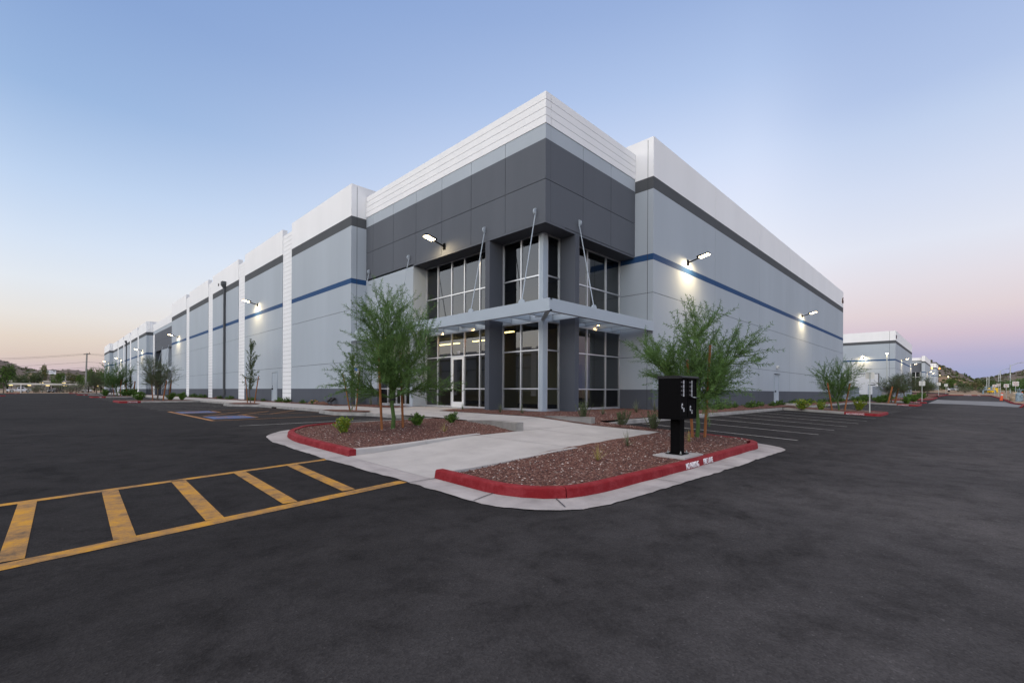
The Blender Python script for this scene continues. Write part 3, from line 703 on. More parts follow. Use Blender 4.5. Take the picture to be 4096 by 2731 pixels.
# ================================================================== BUILDINGS
WM = [wall_grey, wall_mid, wall_band, wall_dark, wall_blue, wall_white, joint_m]
GREY, MID, BAND, DARK, BLUE, WHITE, JOINT = range(7)
WING = [(-.3, 1.57, MID), (1.57, 7.70, GREY), (7.70, 8.0, BLUE), (8.0, 11.05, GREY), (11.05, 11.63, BAND), (11.63, 13.5, WHITE)]
def fac(mb, ax, pos, u0, u1, bands, us=(), zs=(), th=.35, gap=.022, sgn=1):
    """panels of a wall whose outer face lies at ax=pos and looks toward -ax; th runs inward"""
    ue = [u0] + list(us) + [u1]
    zmin, zmax = bands[0][0], bands[-1][1]
    a0, a1 = (pos, pos+th*sgn) if sgn > 0 else (pos+th*sgn, pos)
    f0, f1 = (pos+.03, pos+th-.02) if sgn > 0 else (pos-th+.02, pos-.03)
    if us or zs:
        if ax == 'x': mb.box(f0, f1, u0+.03, u1-.03, zmin+.03, zmax-.04, JOINT)
        else: mb.box(u0+.03, u1-.03, f0, f1, zmin+.03, zmax-.04, JOINT)
    for i in range(len(ue)-1):
        p = ue[i]+(gap/2 if i else 0); q = ue[i+1]-(gap/2 if i < len(ue)-2 else 0)
        for z0, z1, mi in bands:
            cuts = [z0]+[z for z in zs if z0 < z < z1]+[z1]
            for k in range(len(cuts)-1):
                c0 = cuts[k]+(gap/2 if k else 0); c1 = cuts[k+1]-(gap/2 if k < len(cuts)-2 else 0)
                if ax == 'x': mb.box(a0, a1, p, q, c0, c1, mi)
                else: mb.box(p, q, a0, a1, c0, c1, mi)
def boards(mb, ax, pos, u0, u1, z0, z1, step=.31, th=.3, mi=WHITE, gap=.016):
    z = z0
    if ax == 'x': mb.box(pos+.02, pos+th-.02, u0+.01, u1-.01, z0+.01, z1-.01, JOINT)
    else: mb.box(u0+.01, u1-.01, pos+.02, pos+th-.02, z0+.01, z1-.01, JOINT)
    while z < z1-.02:
        t = min(z+step, z1)
        if z1-t < .08: t = z1
        if ax == 'x': mb.box(pos, pos+th, u0, u1, z, t-gap, mi)
        else: mb.box(u0, u1, pos, pos+th, z, t-gap, mi)
        z = t
sign_dk = mat('dark maroon letter face', (.045, .010, .012), .4, .05)
lit_halo = emat('lit white letter edge', (1.0, .97, .92), 1.0)
OB = (13.4, 11.48, .6)
B1 = empty('warehouse', OB, 'long grey and white warehouse with dark glazed corner entry block and blue stripe', 'warehouse')
def part(name, mb, mats=WM, parent=B1, **k): return mb.build(name, mats, parent, **k)
def nb(): return MB(OB)
JZ = (3.13, 6.16)
bays = [(25.5, 34.75), (36.6, 45.9), (47.85, 57.15), (59.1, 68.5), (70.35, 79.8)]
bays2 = [(103.25, 112.5), (114.7, 123.8), (126.2, 135.6), (138.0, 147.3), (149.9, 160.0)]
mb = nb()
for a, b in bays:
    fac(mb, 'x', 12.46, a, b, WING, (), JZ)
# return of the wing toward the corner block
fac(mb, 'y', 25.5, 12.81, 14.6, WING, (), JZ)
part('wing_wall', mb)
mb = nb()
for a, b in bays2: fac(mb, 'x', 12.46, a, b, WING, (), JZ)
fac(mb, 'y', 102.95, 12.82, 14.6, WING, (12.95,), JZ); fac(mb, 'x', 11.7, 160.02, 175, WING, (), JZ); fac(mb, 'y', 160.0, 12.05, 12.9, WING, (), JZ, th=.3)
part('wing_wall', mb)
mb = nb()
fac(mb, 'y', 10.52, 20.08, 67.0, WING, (27.6, 35.7, 43.7, 51.5, 59.7), JZ)
fac(mb, 'x', 20.08, 10.87, 13.2, WING, (), JZ)
fac(mb, 'x', 67.0, 10.87, 60, WING, (), JZ, sgn=-1)
part('wing_wall', mb)
mb = nb()                      # sealant seams near the two wing corners
seam = nb(); seam.box(12.80, 12.818, 25.492, 25.51, .6, 13.4, JOINT); part('sealant_seam', seam); seam = nb(); seam.box(20.072, 20.09, 10.80, 10.818, .6, 13.4, JOINT); part('sealant_seam', seam)
for y0, y1 in [(34.76, 36.59), (45.91, 47.84), (57.16, 59.09), (68.51, 70.34), (112.51, 114.69), (123.81, 126.19), (135.61, 137.99), (147.31, 149.89)]:
    mb = nb(); boards(mb, 'x', 12.50, y0, y1, -.3, 13.0); part('pilaster', mb)
mb = nb(); boards(mb, 'x', 13.36, 101.2, 102.94, -.3, 11.1); part('pilaster', mb)

# corner block: upper dark panels, light band, white board parapet
mb = nb()
UP = [(8.03, 11.15, DARK), (11.15, 11.72, GREY)]
fac(mb, 'x', 13.4, 11.48, 25.49, UP, (13.68, 15.87, 18.05, 20.25, 22.46, 24.7), (9.6,), th=.3)
fac(mb, 'y', 11.48, 13.71, 20.07, UP, (15.82, 17.95), (9.6,), th=.3)
mb.box(13.40, 14.6, 11.48, 25.4, 7.93, 8.025, DARK); mb.box(14.6, 20.06, 11.50, 12.6, 7.93, 8.025, DARK)
part('corner_block', mb)
mb = nb(); boards(mb, 'x', 13.38, 11.46, 25.49, 11.73, 12.95, .305); boards(mb, 'y', 11.46, 13.70, 20.07, 11.73, 12.95, .305); part('parapet', mb)
mb = nb()
fac(mb, 'x', 13.4, 20.48, 25.48, [(4.36, 8.02, GREY)], (24.7,), (), th=.3)
fac(mb, 'x', 13.4, 24.12, 25.48, [(-.3, 1.57, MID), (1.57, 4.355, GREY)], (), (3.13,), th=.3)
mb.box(13.4, 14.25, 20.48, 20.78, -.3, 4.355, GREY); mb.box(13.7, 14.3, 20.48, 20.78, 4.36, 7.92, GREY)
mb.box(13.5, 13.7, 20.79, 24.11, -.3, .68, GREY)
part('entry_wall', mb)
for args in ((13.4, 14.3, 14.62, 14.9), (15.3, 15.58, 11.48, 12.35)):
    mb = nb(); mb.box(*args, -.3, 7.92, MID); part('column', mb)
for a in ((14.2, 14.4, 12.46, 14.615), (14.2, 14.4, 14.905, 20.47), (14.46, 15.29, 12.28, 12.44), (15.59, 20.07, 12.28, 12.44)):
    mb = nb(); mb.box(*a, 4.36, 4.95, 0); part('spandrel', mb, steel_grey)                                  # between the storeys
for a in ((14.16, 14.4, 12.2, 14.61), (14.16, 14.4, 14.91, 20.47), (14.45, 15.29, 12.24, 12.44), (15.59, 20.07, 12.24, 12.44)):
    mb = nb(); mb.box(*a, -.3, .64 if a[3] > 20 else .655, 0); part('window_sill', mb, steel_grey)
mb = nb(); mb.box(14.16, 14.44, 12.24, 12.45, .66, 7.92, 0); part('corner_post', mb, steel_grey)

def window(ax, pos, us, zs, door=None, name='storefront_window'):
    """aluminium storefront in the plane ax=pos: mullions at us, rails at zs, glass between"""
    mb = nb(); gl = nb(); h = .026; d = .10
    def bx(m, u0, u1, z0, z1, a0, a1, mi=0):
        if ax == 'x': m.box(a0, a1, u0, u1, z0, z1, mi)
        else: m.box(u0, u1, a0, a1, z0, z1, mi)
    for u in us: bx(mb, u-h, u+h, zs[0], zs[-1], pos, pos+d)
    for i in range(len(us)-1):
        for z in zs:
            if door == i and zs[0] <= z < zs[2]: continue
            z0 = z if z == zs[0] else z-h; z1 = z if z == zs[-1] else z+h
            if z == zs[0]: z1 = z+.07
            if z == zs[-1]: z0 = z-.05
            bx(mb, us[i]+h, us[i+1]-h, z0, z1, pos+.003, pos+d)
        zz = zs if door != i else zs[2:]
        for k in range(len(zz)-1):
            u0, u1, z0, z1 = us[i]+.01, us[i+1]-.01, zz[k]+.01, zz[k+1]-.01
            if ax == 'x': gl.face([(pos+.05, u1, z0), (pos+.05, u0, z0), (pos+.05, u0, z1), (pos+.05, u1, z1)])
            else: gl.face([(u0, pos+.05, z0), (u1, pos+.05, z0), (u1, pos+.05, z1), (u0, pos+.05, z1)])
    f = part(name, mb, alu); gl.build('window_pane', glass_m, f, fix=False); return f
LZ = [.66, 1.565, 3.16, 4.35]; UZ = [4.96, 6.22, 7.92]
yl = [14.93, 16.14, 17.27, 18.27, 19.41, 20.45]
entry = window('x', 14.18, yl, LZ, door=2)
window('x', 14.18, yl, UZ)
for zz in (LZ, UZ):
    window('x', 14.18, [12.47, 13.5, 14.6], zz); window('y', 12.26, [14.47, 15.27], zz); window('y', 12.26, [15.62, 17.27, 18.8, 20.03], zz)
window('x', 13.52, [20.82, 21.4, 22.3, 23.2, 24.08], [.69, 1.565, 3.16, 4.34])
dm = nb(); x0 = 14.19
dm.box(x0, x0+.06, 17.30, 17.42, .66, 3.13); dm.box(x0, x0+.06, 18.12, 18.24, .66, 3.13); dm.box(x0, x0+.06, 17.42, 18.12, .66, .93); dm.box(x0, x0+.06, 17.42, 18.12, 3.0, 3.13)
door = part('entry_door', dm, white_metal)
g = nb(); g.face([(x0+.03, 18.12, .93), (x0+.03, 17.42, .93), (x0+.03, 17.42, 3.0), (x0+.03, 18.12, 3.0)]); g.build('window_pane', glass_m, door, fix=False)
hm = nb(); hm.tube([(x0, 18.17, 1.55), (x0-.07, 18.17, 1.57), (x0-.07, 18.17, 1.93), (x0, 18.17, 1.95)], .012, 6); hm.build('handle', alu, door)
lk_ = nb(); lk_.box(x0-.13, x0-.06, 18.13, 18.21, 1.42, 1.54); lk_.tube([(x0-.095, 18.15, 1.54), (x0-.095, 18.15, 1.62), (x0-.095, 18.19, 1.62), (x0-.095, 18.19, 1.54)], .007, 5); lk_.build('padlock_box', black_m, door)
text('100', .235, lettering, 'suite_number', entry, (14.215, 17.74, 3.33), ROT_MX, .8, .002, org=OB)

# rooms behind the glass
rm = nb()
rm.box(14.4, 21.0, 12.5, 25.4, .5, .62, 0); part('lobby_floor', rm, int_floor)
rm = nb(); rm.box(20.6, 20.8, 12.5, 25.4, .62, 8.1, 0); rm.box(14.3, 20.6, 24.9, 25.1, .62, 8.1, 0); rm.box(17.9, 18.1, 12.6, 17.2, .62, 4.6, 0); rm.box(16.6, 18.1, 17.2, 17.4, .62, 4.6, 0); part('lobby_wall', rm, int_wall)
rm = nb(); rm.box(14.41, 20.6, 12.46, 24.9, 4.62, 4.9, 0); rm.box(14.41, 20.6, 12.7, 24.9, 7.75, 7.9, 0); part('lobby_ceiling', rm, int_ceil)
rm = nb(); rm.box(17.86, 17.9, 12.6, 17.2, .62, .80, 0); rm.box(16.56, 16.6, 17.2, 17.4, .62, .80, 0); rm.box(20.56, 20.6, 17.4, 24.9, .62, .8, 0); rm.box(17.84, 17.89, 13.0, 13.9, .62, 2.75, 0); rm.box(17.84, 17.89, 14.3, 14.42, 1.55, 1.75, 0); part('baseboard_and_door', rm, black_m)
for a in ((15.6, 15.75, 15.4, 17.1), (17.2, 17.35, 17.9, 20.2), (17.2, 17.35, 21.5, 23.4)):
    rm = nb(); rm.box(*a, 4.28, 4.33, 0); part('ceiling_strip_light', rm, lit_strip)
text('EXIT', .26, lit_exit, 'exit_sign', B1, (15.3, 16.25, 4.0), ROT_MX, .8, .02, org=OB)
# roof and the walls that close the building
mb = nb(); mb.box(20.5, 66.5, 10.9, 60, 12.0, 12.3, JOINT); mb.box(13.9, 20.5, 11.9, 60, 12.0, 12.3, JOINT); mb.box(14.0, 66.5, 60, 174.8, 12.0, 12.3, JOINT); mb.box(12.85, 14.0, 60, 79.7, 12.0, 12.3, JOINT); mb.box(12.85, 14.0, 103.4, 174.8, 12.0, 12.3, JOINT); mb.box(14.7, 20.0, 11.8, 25.8, 12.3, 12.34, JOINT); mb.box(66.4, 66.6, 60, 175, -.3, 12.0, GREY); mb.box(12.1, 66.6, 174.9, 175.1, -.3, 13.3, GREY); mb.box(12.85, 13.75, 26.0, 60, 12.0, 12.3, JOINT)
part('roof', mb)

# steel canopy with open cross beams and hanger rods
cn = nb()
def fascia(m, ax, pos, u0, u1):
    for z0, z1, a0, a1 in ((4.31, 4.757, 0, .05), (4.70, 4.757, .05, .16), (4.31, 4.36, .05, .16)):
        if ax == 'x': m.box(pos+a0, pos+a1, u0, u1, z0, z1)
        else: m.box(u0, u1, pos+a0, pos+a1, z0, z1)
fascia(cn, 'x', 12.43, 10.45, 25.45); fascia(cn, 'y', 10.45, 12.48, 20.03)
can = part('canopy', cn, steel_grey)
ys = [11.9, 13.0, 14.1, 15.3, 16.5, 17.7, 18.9, 20.1, 21.3, 22.6, 23.9]
for y in ys:
    m = nb(); m.box(12.48, 14.15 if y < 20.4 else 13.38, y-.045, y+.045, 4.40, 4.68); m.build('cross_beam', steel_grey, can)
for x in (13.7, 14.85, 16.2, 17.1, 18.2, 19.3):
    m = nb(); m.box(x-.045, x+.045, 10.5, 12.22, 4.40, 4.68); m.build('cross_beam', steel_grey, can)
m = nb(); m.tube([(12.55, 10.57, 4.37), (14.2, 12.26, 4.37)], .09, 4); m.build('hip_beam', steel_grey, can)
def rod(top, bot, nx, ny):
    m = nb(); m.tube([top, bot], .02, 6); px, py = -ny, nx
    for p, dz in ((top, 1), (bot, -1)):
        c = Vector(p)
        poly = [c+Vector((nx*.13*math.cos(t), ny*.13*math.cos(t), .13*math.sin(t))) for t in [PI*k/8-PI/2 for k in range(9)]] if dz > 0 else [c+Vector((px*.15*math.cos(t), py*.15*math.cos(t), .15*math.sin(t)-.03)) for t in [PI*k/8 for k in range(9)]]
        o = Vector((px, py, 0))*.03 if dz > 0 else Vector((nx, ny, 0))*.03
        m.face([q+o for q in poly]); m.face([q-o for q in poly])
        for a, b in zip(poly, poly[1:]): m.face([a+o, b+o, b-o, a-o])
    m.build('hanger_rod', steel_grey, can)
for y in (25.0, 20.77, 14.86, 11.92): rod((13.33, y, 8.42), (12.56, y, 4.80), -1, 0)
rod((15.45, 11.41, 8.40), (15.35, 10.58, 4.80), 0, -1)

# downspouts, scupper, service doors
for y in (52.2, 131.0):
    m = nb(); m.box(12.29, 12.44, y-.16, y+.12, .95, 11.55); m.box(12.10, 12.45, y-.3, y+.28, 11.75, 12.12)
    m.prism([(12.10, 11.75), (12.45, 11.75), (12.45, 11.5), (12.28, 11.5)], 'y', y-.2, y+.18); m.tube([(12.36, y, .97), (12.36, y, .88), (12.18, y, .78)], .07, 8)
    part('downspout', m, wall_band)
m = nb(); m.box(12.43, 12.47, 54.6, 54.95, 12.12, 12.38); part('overflow_scupper', m, joint_m)
m = nb(); m.box(12.42, 12.5, 37.55, 37.63, .6, 2.9); m.box(12.42, 12.5, 38.63, 38.71, .6, 2.9); m.box(12.42, 12.5, 37.63, 38.63, 2.82, 2.9)
m.box(12.44, 12.48, 37.63, 38.63, .62, 2.82); dr = part('service_door', m, steel_grey)
m = nb(); m.box(12.36, 12.44, 38.45, 38.55, 1.5, 1.62); m.build('handle', black_m, dr); m = nb(); m.box(12.40, 12.44, 38.5, 38.55, 1.72, 1.78); m.build('lock', black_m, dr); m = nb(); m.box(12.425, 12.44, 37.6, 38.66, 2.80, 2.84); m.build('drip_strip', black_m, dr)
m = nb(); m.box(39.28, 39.36, 10.48, 10.56, .6, 2.85); m.box(40.36, 40.44, 10.48, 10.56, .6, 2.85); m.box(39.36, 40.36, 10.48, 10.56, 2.77, 2.85)
m.box(39.36, 40.36, 10.50, 10.54, .62, 2.77); dr = part('service_door', m, steel_grey)
m = nb(); m.box(39.42, 39.54, 10.42, 10.50, 1.5, 1.6); m.build('handle', black_m, dr); m = nb(); m.box(39.2, 40.52, 10.40, 10.48, 2.86, 2.90); m.build('drip_strip', black_m, dr)
m = nb(); m.box(38.9, 40.7, 8.95, 10.51, .3, .64); part('door_landing', m, conc)
text('6', 1.0, sign_dk, 'address_number', B1, (66.2, 10.44, 12.35), ROT_MY, 1.0, .06, org=OB)
text('6', 1.08, lit_halo, 'address_number_halo', B1, (66.2, 10.508, 12.35), ROT_MY, 1.02, .008, org=OB)

# second entry block half way down the long side
mb = nb()
fac(mb, 'x', 13.4, 79.82, 102.93, UP, tuple(82+2.2*k for k in range(10)), (9.6,), th=.3); boards(mb, 'x', 13.38, 79.82, 102.93, 11.73, 12.95, .305)
fac(mb, 'x', 13.42, 88.6, 94.5, [(-.3, 1.57, MID), (1.57, 8.0, GREY)], (), (3.13, 4.4), th=.5); fac(mb, 'x', 13.42, 79.82, 86.2, [(-.3, 8.0, MID)], (), (), th=.5); mb.box(13.42, 14.3, 100.3, 101.1, -.3, 8.0, MID)
part('side_entry_block', mb)
for a, b in ((86.22, 88.58), (94.52, 100.28)):
    n_ = 2 if b-a < 3 else 5
    us = [a+.03+(b-a-.06)*k/n_ for k in range(n_+1)]
    window('x', 14.18, us, [.66, 1.565, 3.16, 4.35]); window('x', 14.18, us, [4.6, 6.22, 8.0])
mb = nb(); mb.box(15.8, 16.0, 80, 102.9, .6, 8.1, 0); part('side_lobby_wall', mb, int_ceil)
m = nb(); fascia(m, 'x', 12.43, 79.85, 102.9); c2 = part('canopy', m, steel_grey)
for y in (87.5, 93.0, 99.5):
    m = nb(); m.tube([(13.33, y, 8.42), (12.56, y, 4.8)], .025, 6); m.build('hanger_rod', steel_grey, c2)

# ------------------------------------------------------------------ the other warehouses down the drive
def simple_warehouse(org, x0, x1, y0, y1, z0, label, num=None, halo=False):
    e = empty('warehouse', (x0, y0, z0), label, 'warehouse', 'warehouses along the drive')
    zz = [(a+(z0-.6)*(a > 0), b+(z0-.6), m) for a, b, m in WING]
    mb = MB((x0, y0, z0)); fac(mb, 'y', y0, x0+.35, x1, zz, tuple(x0+8*k for k in range(1, int((x1-x0)/8))), tuple(q+z0-.6 for q in JZ), gap=.04); fac(mb, 'x', x0, y0, y1, zz, (y0+.9,), tuple(q+z0-.6 for q in JZ), gap=.04)
    mb.build('wall', WM, e)
    mb = MB((x0, y0, z0)); mb.box(x0+.4, x1, y0+.4, y1, z0+11.3, z0+11.6, JOINT); mb.box(x1-.3, x1-.01, y0+.4, y1, z0, z0+11.3, 0); mb.build('roof', WM, e)
    if num:
        text(num, 1.0, sign_dk, 'address_number', e, (x0+1.0, y0-.06, z0+11.7), ROT_MY, 1, .05, org=(x0, y0, z0))
    return e
B2 = simple_warehouse(None, 116.05, 154.3, 9.84, 46, .75, 'second grey and white warehouse, the one with a white roll-up door beyond the block walls', '8')
m = MB((116.05, 9.84, .75)); z = 1.2
while z < 5.28: m.box(115.97, 116.03, 12.45, 17.2, z, min(z+.24, 5.28)); z += .25
rd = m.build('roll_up_door', door_white, B2)
m = MB((116.05, 9.84, .75)); m.box(115.93, 115.97, 12.9, 14.0, 3.05, 3.2); m.build('door_vision_slot', black_m, rd)
m = MB((116.05, 9.84, .75)); m.box(115.95, 116.03, 12.35, 17.3, 5.29, 5.4); m.box(115.95, 116.03, 12.30, 12.44, .9, 5.4); m.build('door_frame', wall_band, rd)
B3 = simple_warehouse(None, 214, 248, 10.2, 11.06, 1.6, 'third grey warehouse far down the drive, with a dark windowed entry block')
m = MB((214, 10.2, 1.6)); fac(m, 'x', 214.9, 11.08, 34, [(9.03, 12.1, DARK), (12.1, 12.7, GREY), (12.7, 13.95, WHITE)], (), (10.6,), th=.3); m.box(214.9, 248, 11.1, 34, 12.6, 12.9, JOINT); m.build('entry_block', WM, B3)
for k in range(4):
    m = MB((214, 10.2, 1.6)); y0 = 11.5+3.3*k; m.box(215.7, 215.8, y0, y0+2.5, 1.6, 9.0); w_ = m.build('window', glass_dark, B3)
    f = MB((214, 10.2, 1.6))
    for z in (2.2, 5.6, 7.2): f.box(215.62, 215.7, y0, y0+2.5, z, z+.12)
    for y in (y0, y0+1.2, y0+2.4): f.box(215.6, 215.69, y, y+.1, 1.6, 9.0)
    f.build('mullion', alu, w_)
m = MB((214, 10.2, 1.6)); m.box(215.81, 216.5, 11.1, 34, 1.0, 9.0, GREY); m.build('recessed_wall', WM, B3)
B4 = simple_warehouse(None, 283, 305, 9.75, 40, 2.2, 'fourth and farthest grey warehouse at the end of the drive below the hill')

# the warehouse across the drive, mirrored in the entry glass
OW = (-63, -40, .3)
B5 = empty('warehouse', OW, 'grey and white warehouse across the drive, mirrored in the dark entry glass', 'warehouse', 'warehouses along the drive')
mb = MB(OW)
for k in range(18):
    y0 = -40+k*11.2; fac(mb, 'x', -63, y0, y0+9.3, WING, (), (), sgn=-1)
    mb.box(-63.3, -63.04, y0+9.3, y0+11.2, -.3, 13.0, WHITE if k % 3 else DARK)
mb.build('wall', WM, B5)
mb = MB(OW); mb.box(-100, -63.3, -40, 161, 12.0, 12.3, JOINT); mb.box(-100, -99.7, -40, 161, 0, 12, GREY); mb.build('roof', WM, B5)
# block screen walls and the concrete ring beside the second warehouse
def cmu(name, a, b, zb, zt, label, m):
    o = (a[0], a[1], zb); mb = MB(o); d = (Vector(b)-Vector(a)); L_ = d.length; d.normalize(); n = Vector((-d.y, d.x))
    z = zb-.5; r = 0
    mb.obox((Vector(a)+d*L_/2).to_3d()+Vector((0, 0, (z+zt)/2)), d.to_3d()*(L_/2-.01), n.to_3d()*.085, (0, 0, (zt-z)/2-.01), 1)
    while z < zt-.01:
        k = 0.0
        while k < L_-.01:
            e_ = min(k+.8, L_); c = Vector(a)+d*(k+e_)/2
            mb.obox((c.x, c.y, z+.098), d.to_3d()*((e_-k)/2-.008), n.to_3d()*.1, (0, 0, .092), 0); k = e_
        z += .2; r += 1
    w_ = mb.build(name, [m, joint_m]); w_.location = o; tag(w_, label, 'wall'); return w_
cm = mat('grey painted block', (.25, .28, .32), .85, .06, 2)
cmu('block_wall', (67.4, 12.9), (96, 12.9), .5, 2.4, 'long grey block screen wall running back from the near warehouse', cm)
cmu('block_wall', (99, 11.4), (99, 6.3), .5, 2.55, 'short grey block enclosure wall behind the leaning stakes of the dark tree', cm)
m = MB((98.6, 11.9, .5)); m.tube([(98.6, 11.9, .3), (98.6, 11.9, 2.7)], .07, 8); m.box(98.55, 98.65, 11.6, 11.85, .9, 1.1); m.box(98.55, 98.65, 11.6, 11.85, 2.0, 2.2)
gp = m.build('gate_post', steel_grey); gp.location = (98.6, 11.9, .5); tag(gp, 'grey steel gate post in the gap between the block walls', 'post')
m = MB((0, 0, 0)); rr = []
for r, z in ((.55, 0), (.55, .95), (.46, .95), (.46, .1)): rr.append([(r*math.cos(2*PI*k/20), r*math.sin(2*PI*k/20), z) for k in range(20)])
m.v = [p for q in rr for p in q]
for j in range(3):
    for k in range(20): m.f.append((j*20+k, j*20+(k+1) % 20, (j+1)*20+(k+1) % 20, (j+1)*20+k)); m.m.append(0)
cr = m.build('concrete_ring', conc_dk); cr.location = (97.6, 9.5, G(97.6, 9.5)+.1); tag(cr, 'round concrete pipe ring standing in front of the short block wall', 'concrete ring')

# ------------------------------------------------------------------ wall lamps
LAMPS = []
def lamp_proto():
    """arm lamp for a wall that looks toward -X; origin at the wall"""
    e = empty('wall_lamp', (0, 0, 0))
    m = MB(); m.box(-.05, 0, -.07, .07, -.14, .14); m.build('wall_plate', black_m, e)
    m = MB(); m.tube([(-.04, 0, 0), (-.25, 0, .05), (-.55, 0, .12)], [.04, .035, .035], 8); m.build('arm', black_m, e)
    a = R(12); u = Vector((-math.cos(a), 0, math.sin(a))); n = Vector((math.sin(a), 0, math.cos(a)))
    m = MB(); c = Vector((-.55, 0, .12)); m.obox(c+u*.30+n*.045, u*.30, (0, .16, 0), n*.035); m.obox(c+u*.10+n*.09, u*.12, (0, .11, 0), n*.03); h = m.build('lamp_head', black_m, e)
    m = MB(); m.obox(c+u*.34+n*.004, u*.24, (0, .15, 0), n*.010); m.build('lamp_lens', lit_warm, h)
    return e
lp = None
def wall_lamp(loc, rz, label, power=70, real=True):
    global lp
    if lp is None: lp = lamp_proto(); o = lp; o.location = loc; o.rotation_euler = (0, 0, rz)
    else: o = copy_tree(lp, loc, rz)
    tag(o, label, 'wall lamp', 'wall lamps on the warehouses')
    if real:
        for blend, pw, an in ((1, power*2.0, 176), (1, power*.12, 140)):
            ld = bpy.data.lights.new('lamp_light', 'SPOT'); ld.energy = pw; ld.color = (1.0, .76, .44); ld.spot_size = R(an); ld.spot_blend = blend; ld.shadow_soft_size = .08
            lo = bpy.data.objects.new('lamp_light', ld); col.objects.link(lo); lo.parent = o
            lo.location = (-.80, 0, .10) if an > 120 else (-.40, 0, .02); lo.rotation_euler = (0, R(-24 if an > 120 else -20), 0)
wall_lamp((13.38, 17.8, 8.36), 0, 'lit wall lamp on the dark panels above the entry door', 90)
wall_lamp((12.44, 42.26, 8.58), 0, 'lit wall lamp on the long side between the first two white pilasters')
wall_lamp((12.44, 75.1, 8.5), 0, 'lit wall lamp on the long side just before the side entry block')
wall_lamp((12.44, 108.26, 8.6), 0, 'lit wall lamp on the long side just past the side entry block')
wall_lamp((12.44, 142.7, 8.6), 0, 'lit wall lamp far down the long side behind the downspout')
wall_lamp((11.68, 162.5, 8.6), 0, 'lit wall lamp on the far end return of the long side', 50)
wall_lamp((23.8, 10.5, 8.28), R(90), 'lit wall lamp on the right side above the feathery tree', 110)
wall_lamp((47.5, 10.5, 8.3), R(90), 'lit wall lamp on the right side high above the service door', 90)
wall_lamp((116.03, 14.8, 8.6), 0, 'lit wall lamp above the roll-up door of the second warehouse', 90)
wall_lamp((128.2, 9.82, 8.5), R(90), 'first lit wall lamp along the drive side of the second warehouse')
wall_lamp((151.1, 9.82, 8.5), R(90), 'last lit wall lamp along the drive side of the second warehouse')
wall_lamp((227, 10.18, 9.2), R(90), 'lit wall lamp on the drive side of the third warehouse', 50)
wall_lamp((246, 10.18, 9.2), R(90), 'lit wall lamp at the far corner of the third warehouse', 50)
wall_lamp((292, 9.73, 9.8), R(90), 'lit wall lamp on the farthest warehouse', 50)
for (x, lz, yy, lab) in ((247.5, 11.5, 10.1, 'orange lit lamp glowing at the parapet of the third warehouse'), (304, 13.6, 9.6, 'orange lit lamp glowing at the parapet of the farthest warehouse')):
    m = MB(); m.box(-.3, .3, -.5, 0, -.35, .35, 0); m.box(-.36, .36, -.1, .02, -.45, .45, 1); o = m.build('beacon_lamp', [lit_orange, black_m]); o.location = (x, yy, lz); tag(o, lab, 'lamp', 'orange lamps on the far warehouses')
# downlights under the canopy and the emergency lamps
def downlight(loc, label, rz=0):
    e = empty('canopy_downlight', loc, label, 'downlight', 'downlights under the canopy', rz)
    m = MB(); m.tube([(-.16, 0, .11), (-.16, 0, -.11)], .065, 12); m.box(-.1, 0, -.03, .03, -.03, .03); m.build('housing', steel_grey, e)
    m = MB(); m.tube([(-.16, 0, -.112), (-.16, 0, -.118)], .052, 12); m.build('lens', lit_down, e)
    ld = bpy.data.lights.new('downlight_beam', 'SPOT'); ld.energy = 90; ld.color = (1.0, .60, .25); ld.spot_size = R(110); ld.spot_blend = .9; ld.shadow_soft_size = .05
    lo = bpy.data.objects.new('downlight_beam', ld); col.objects.link(lo); lo.parent = e; lo.location = (-.16, 0, -.13); lo.rotation_euler = (0, R(-18), 0)
downlight((14.18, 16.6, 4.62), 'lit canopy downlight over the right of the entry door')
downlight((14.18, 19.0, 4.62), 'lit canopy downlight over the left of the entry door')
downlight((13.38, 23.0, 4.5), 'lit canopy downlight behind the feathery tree')
downlight((17.9, 12.26, 4.62), 'lit canopy downlight on the right face of the corner', R(90))
def emergency(loc, rz, label):
    e = empty('emergency_light', loc, label, 'emergency light', None, rz)
    m = MB(); m.box(-.1, 0, -.17, .17, -.11, .11); m.build('housing', white_metal, e)
    for s in (-1, 1):
        m = MB(); m.tube([(-.09, s*.09, .02), (-.16, s*.09, -.02)], .06, 10); m.build('lamp_head', galv, e)
emergency((14.17, 17.3, 4.66), 0, 'grey twin-head emergency light over the entry door'); emergency((40.0, 10.5, 3.44), R(90), 'white twin-head emergency light above the right side service door')

